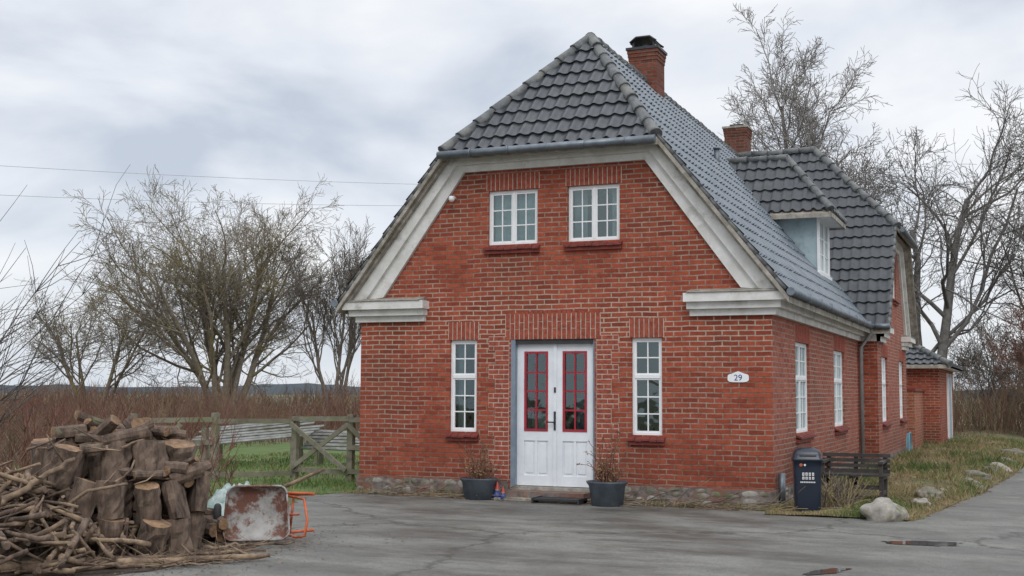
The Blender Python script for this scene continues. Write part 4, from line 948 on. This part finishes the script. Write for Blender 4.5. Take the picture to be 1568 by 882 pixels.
for i in range(260):
    x=rn.uniform(-6.5,.2); 
    if -4.0<x<-2.6: continue
    y=-rn.uniform(.05,.5); a=rn.gauss(0,.35); L=rn.uniform(.2,.9); p=Vector((x,y,.02)); pts=[p]; d=Vector((math.cos(a),math.sin(a),.12)).normalized()
    for j in range(5): d=(d+Vector((rn.gauss(0,.2),rn.gauss(0,.15),rn.gauss(0,.12)-.03))).normalized(); q=pts[-1]+d*L/5; q.z=max(.015,q.z); q.y=min(q.y,-.045); pts.append(q)
    mb.tube(pts,.005,M['bark_y'] if i%2 else M['stick'],4,cap=False)
mb.obj('dead_vines')
def hose(c,r,axis):
    mb=MB(); 
    for k in range(3):
        pts=[]
        for i in range(22):
            a=math.pi*1.15*i/21-.2; rr_=r+.02*k
            pts.append((c[0]+.03*k,c[1]+math.cos(a)*rr_,c[2]+math.sin(a)*rr_))
        mb.tube(pts,.014,M['hose'],6)
    mb.obj('garden_hose')
hose((.10,1.3,.45),.28,0); hose((.50,14.6,.25),.35,0)
def cable(a,b,sag=.25):
    mb=MB(); a=Vector(a);b=Vector(b); mb.tube([a.lerp(b,i/24)-Vector((0,0,sag*4*(i/24)*(1-i/24))) for i in range(25)],.006,M['wire'],4); mb.obj('overhead_cable')
cable((-24,-1.2,6.80),(-11,22,8.65)); cable((-24,-1.0,6.05),(-11,22,8.0))
# ------------------------------------------------------------------ world + light
w=bpy.data.worlds.new('World'); scene.world=w; w.use_nodes=True; nt=w.node_tree; L=nt.links.new
bg=nt.nodes['Background']; bg.inputs[1].default_value=.1
sky=N(nt,'ShaderNodeTexSky'); sky.sky_type='NISHITA'; sky.sun_disc=False
SE,SR=math.radians(42),math.radians(150)
sky.sun_elevation=SE; sky.sun_rotation=SR
tc=N(nt,'ShaderNodeTexCoord'); sp=N(nt,'ShaderNodeSeparateXYZ'); L(tc.outputs['Generated'],sp.inputs[0])
mp=N(nt,'ShaderNodeMapping'); mp.inputs['Scale'].default_value=(1,1,2.4); mp.inputs['Location'].default_value=(.9,.2,.35); L(tc.outputs['Generated'],mp.inputs[0])
n1=N(nt,'ShaderNodeTexNoise'); n1.inputs['Scale'].default_value=3.6; n1.inputs['Detail'].default_value=8; n1.inputs['Roughness'].default_value=.48; n1.inputs['Distortion'].default_value=.25; L(mp.outputs[0],n1.inputs['Vector'])
r=N(nt,'ShaderNodeValToRGB'); e=r.color_ramp.elements; e[0].position=.34; e[0].color=(5.8,6.4,7.4,1); e[1].position=.58; e[1].color=(10.0,10.1,10.3,1)
e2=r.color_ramp.elements.new(.46); e2.color=(8.2,8.6,9.3,1); L(n1.outputs['Fac'],r.inputs[0])
mz=N(nt,'ShaderNodeMapRange'); mz.inputs[1].default_value=.35; mz.inputs[2].default_value=.95; mz.inputs[3].default_value=1; mz.inputs[4].default_value=2.0; L(sp.outputs[2],mz.inputs[0])
mu=N(nt,'ShaderNodeMixRGB',blend_type='MULTIPLY'); mu.inputs[0].default_value=1; L(r.outputs[0],mu.inputs[1]); L(mz.outputs[0],mu.inputs[2])
mh=N(nt,'ShaderNodeMapRange'); mh.inputs[1].default_value=0; mh.inputs[2].default_value=.10; mh.inputs[3].default_value=.5; mh.inputs[4].default_value=0; L(sp.outputs[2],mh.inputs[0])
mx=N(nt,'ShaderNodeMixRGB'); L(mh.outputs[0],mx.inputs[0]); L(mu.outputs[0],mx.inputs[1]); mx.inputs[2].default_value=(5.9,6.6,7.6,1)
ms=N(nt,'ShaderNodeMixRGB'); ms.inputs[0].default_value=.08; L(mx.outputs[0],ms.inputs[1]); L(sky.outputs[0],ms.inputs[2])
L(ms.outputs[0],bg.inputs[0])
sun=bpy.data.lights.new('sun','SUN'); sun.energy=1.0; sun.angle=math.radians(28); sun.color=(1,.98,.95); so=bpy.data.objects.new('sun',sun); scene.collection.objects.link(so)
sd=Vector((math.sin(SR)*math.cos(SE),math.cos(SR)*math.cos(SE),math.sin(SE))); so.rotation_euler=sd.to_track_quat('Z','Y').to_euler()
# ------------------------------------------------------------------ camera
cd=bpy.data.cameras.new('camera'); cam=bpy.data.objects.new('camera',cd); scene.collection.objects.link(cam); scene.camera=cam
psi,t,ro=.4005,.0846,.0052
F=Vector((-math.sin(psi)*math.cos(t),math.cos(psi)*math.cos(t),math.sin(t))); Rr=Vector((math.cos(psi),math.sin(psi),0)); U=Rr.cross(F)
R2=Rr*math.cos(ro)+U*math.sin(ro); U2=U*math.cos(ro)-Rr*math.sin(ro)
mat=Matrix((R2,U2,-F)).transposed().to_4x4(); mat.translation=Vector((3.2579,-16.9992,1.6)); cam.matrix_world=mat
cd.sensor_width=36; cd.lens=36*1860.87/1568; cd.clip_end=3000; cd.clip_start=.1
scene.view_settings.view_transform='Standard'; scene.view_settings.look='None'; scene.view_settings.exposure=0
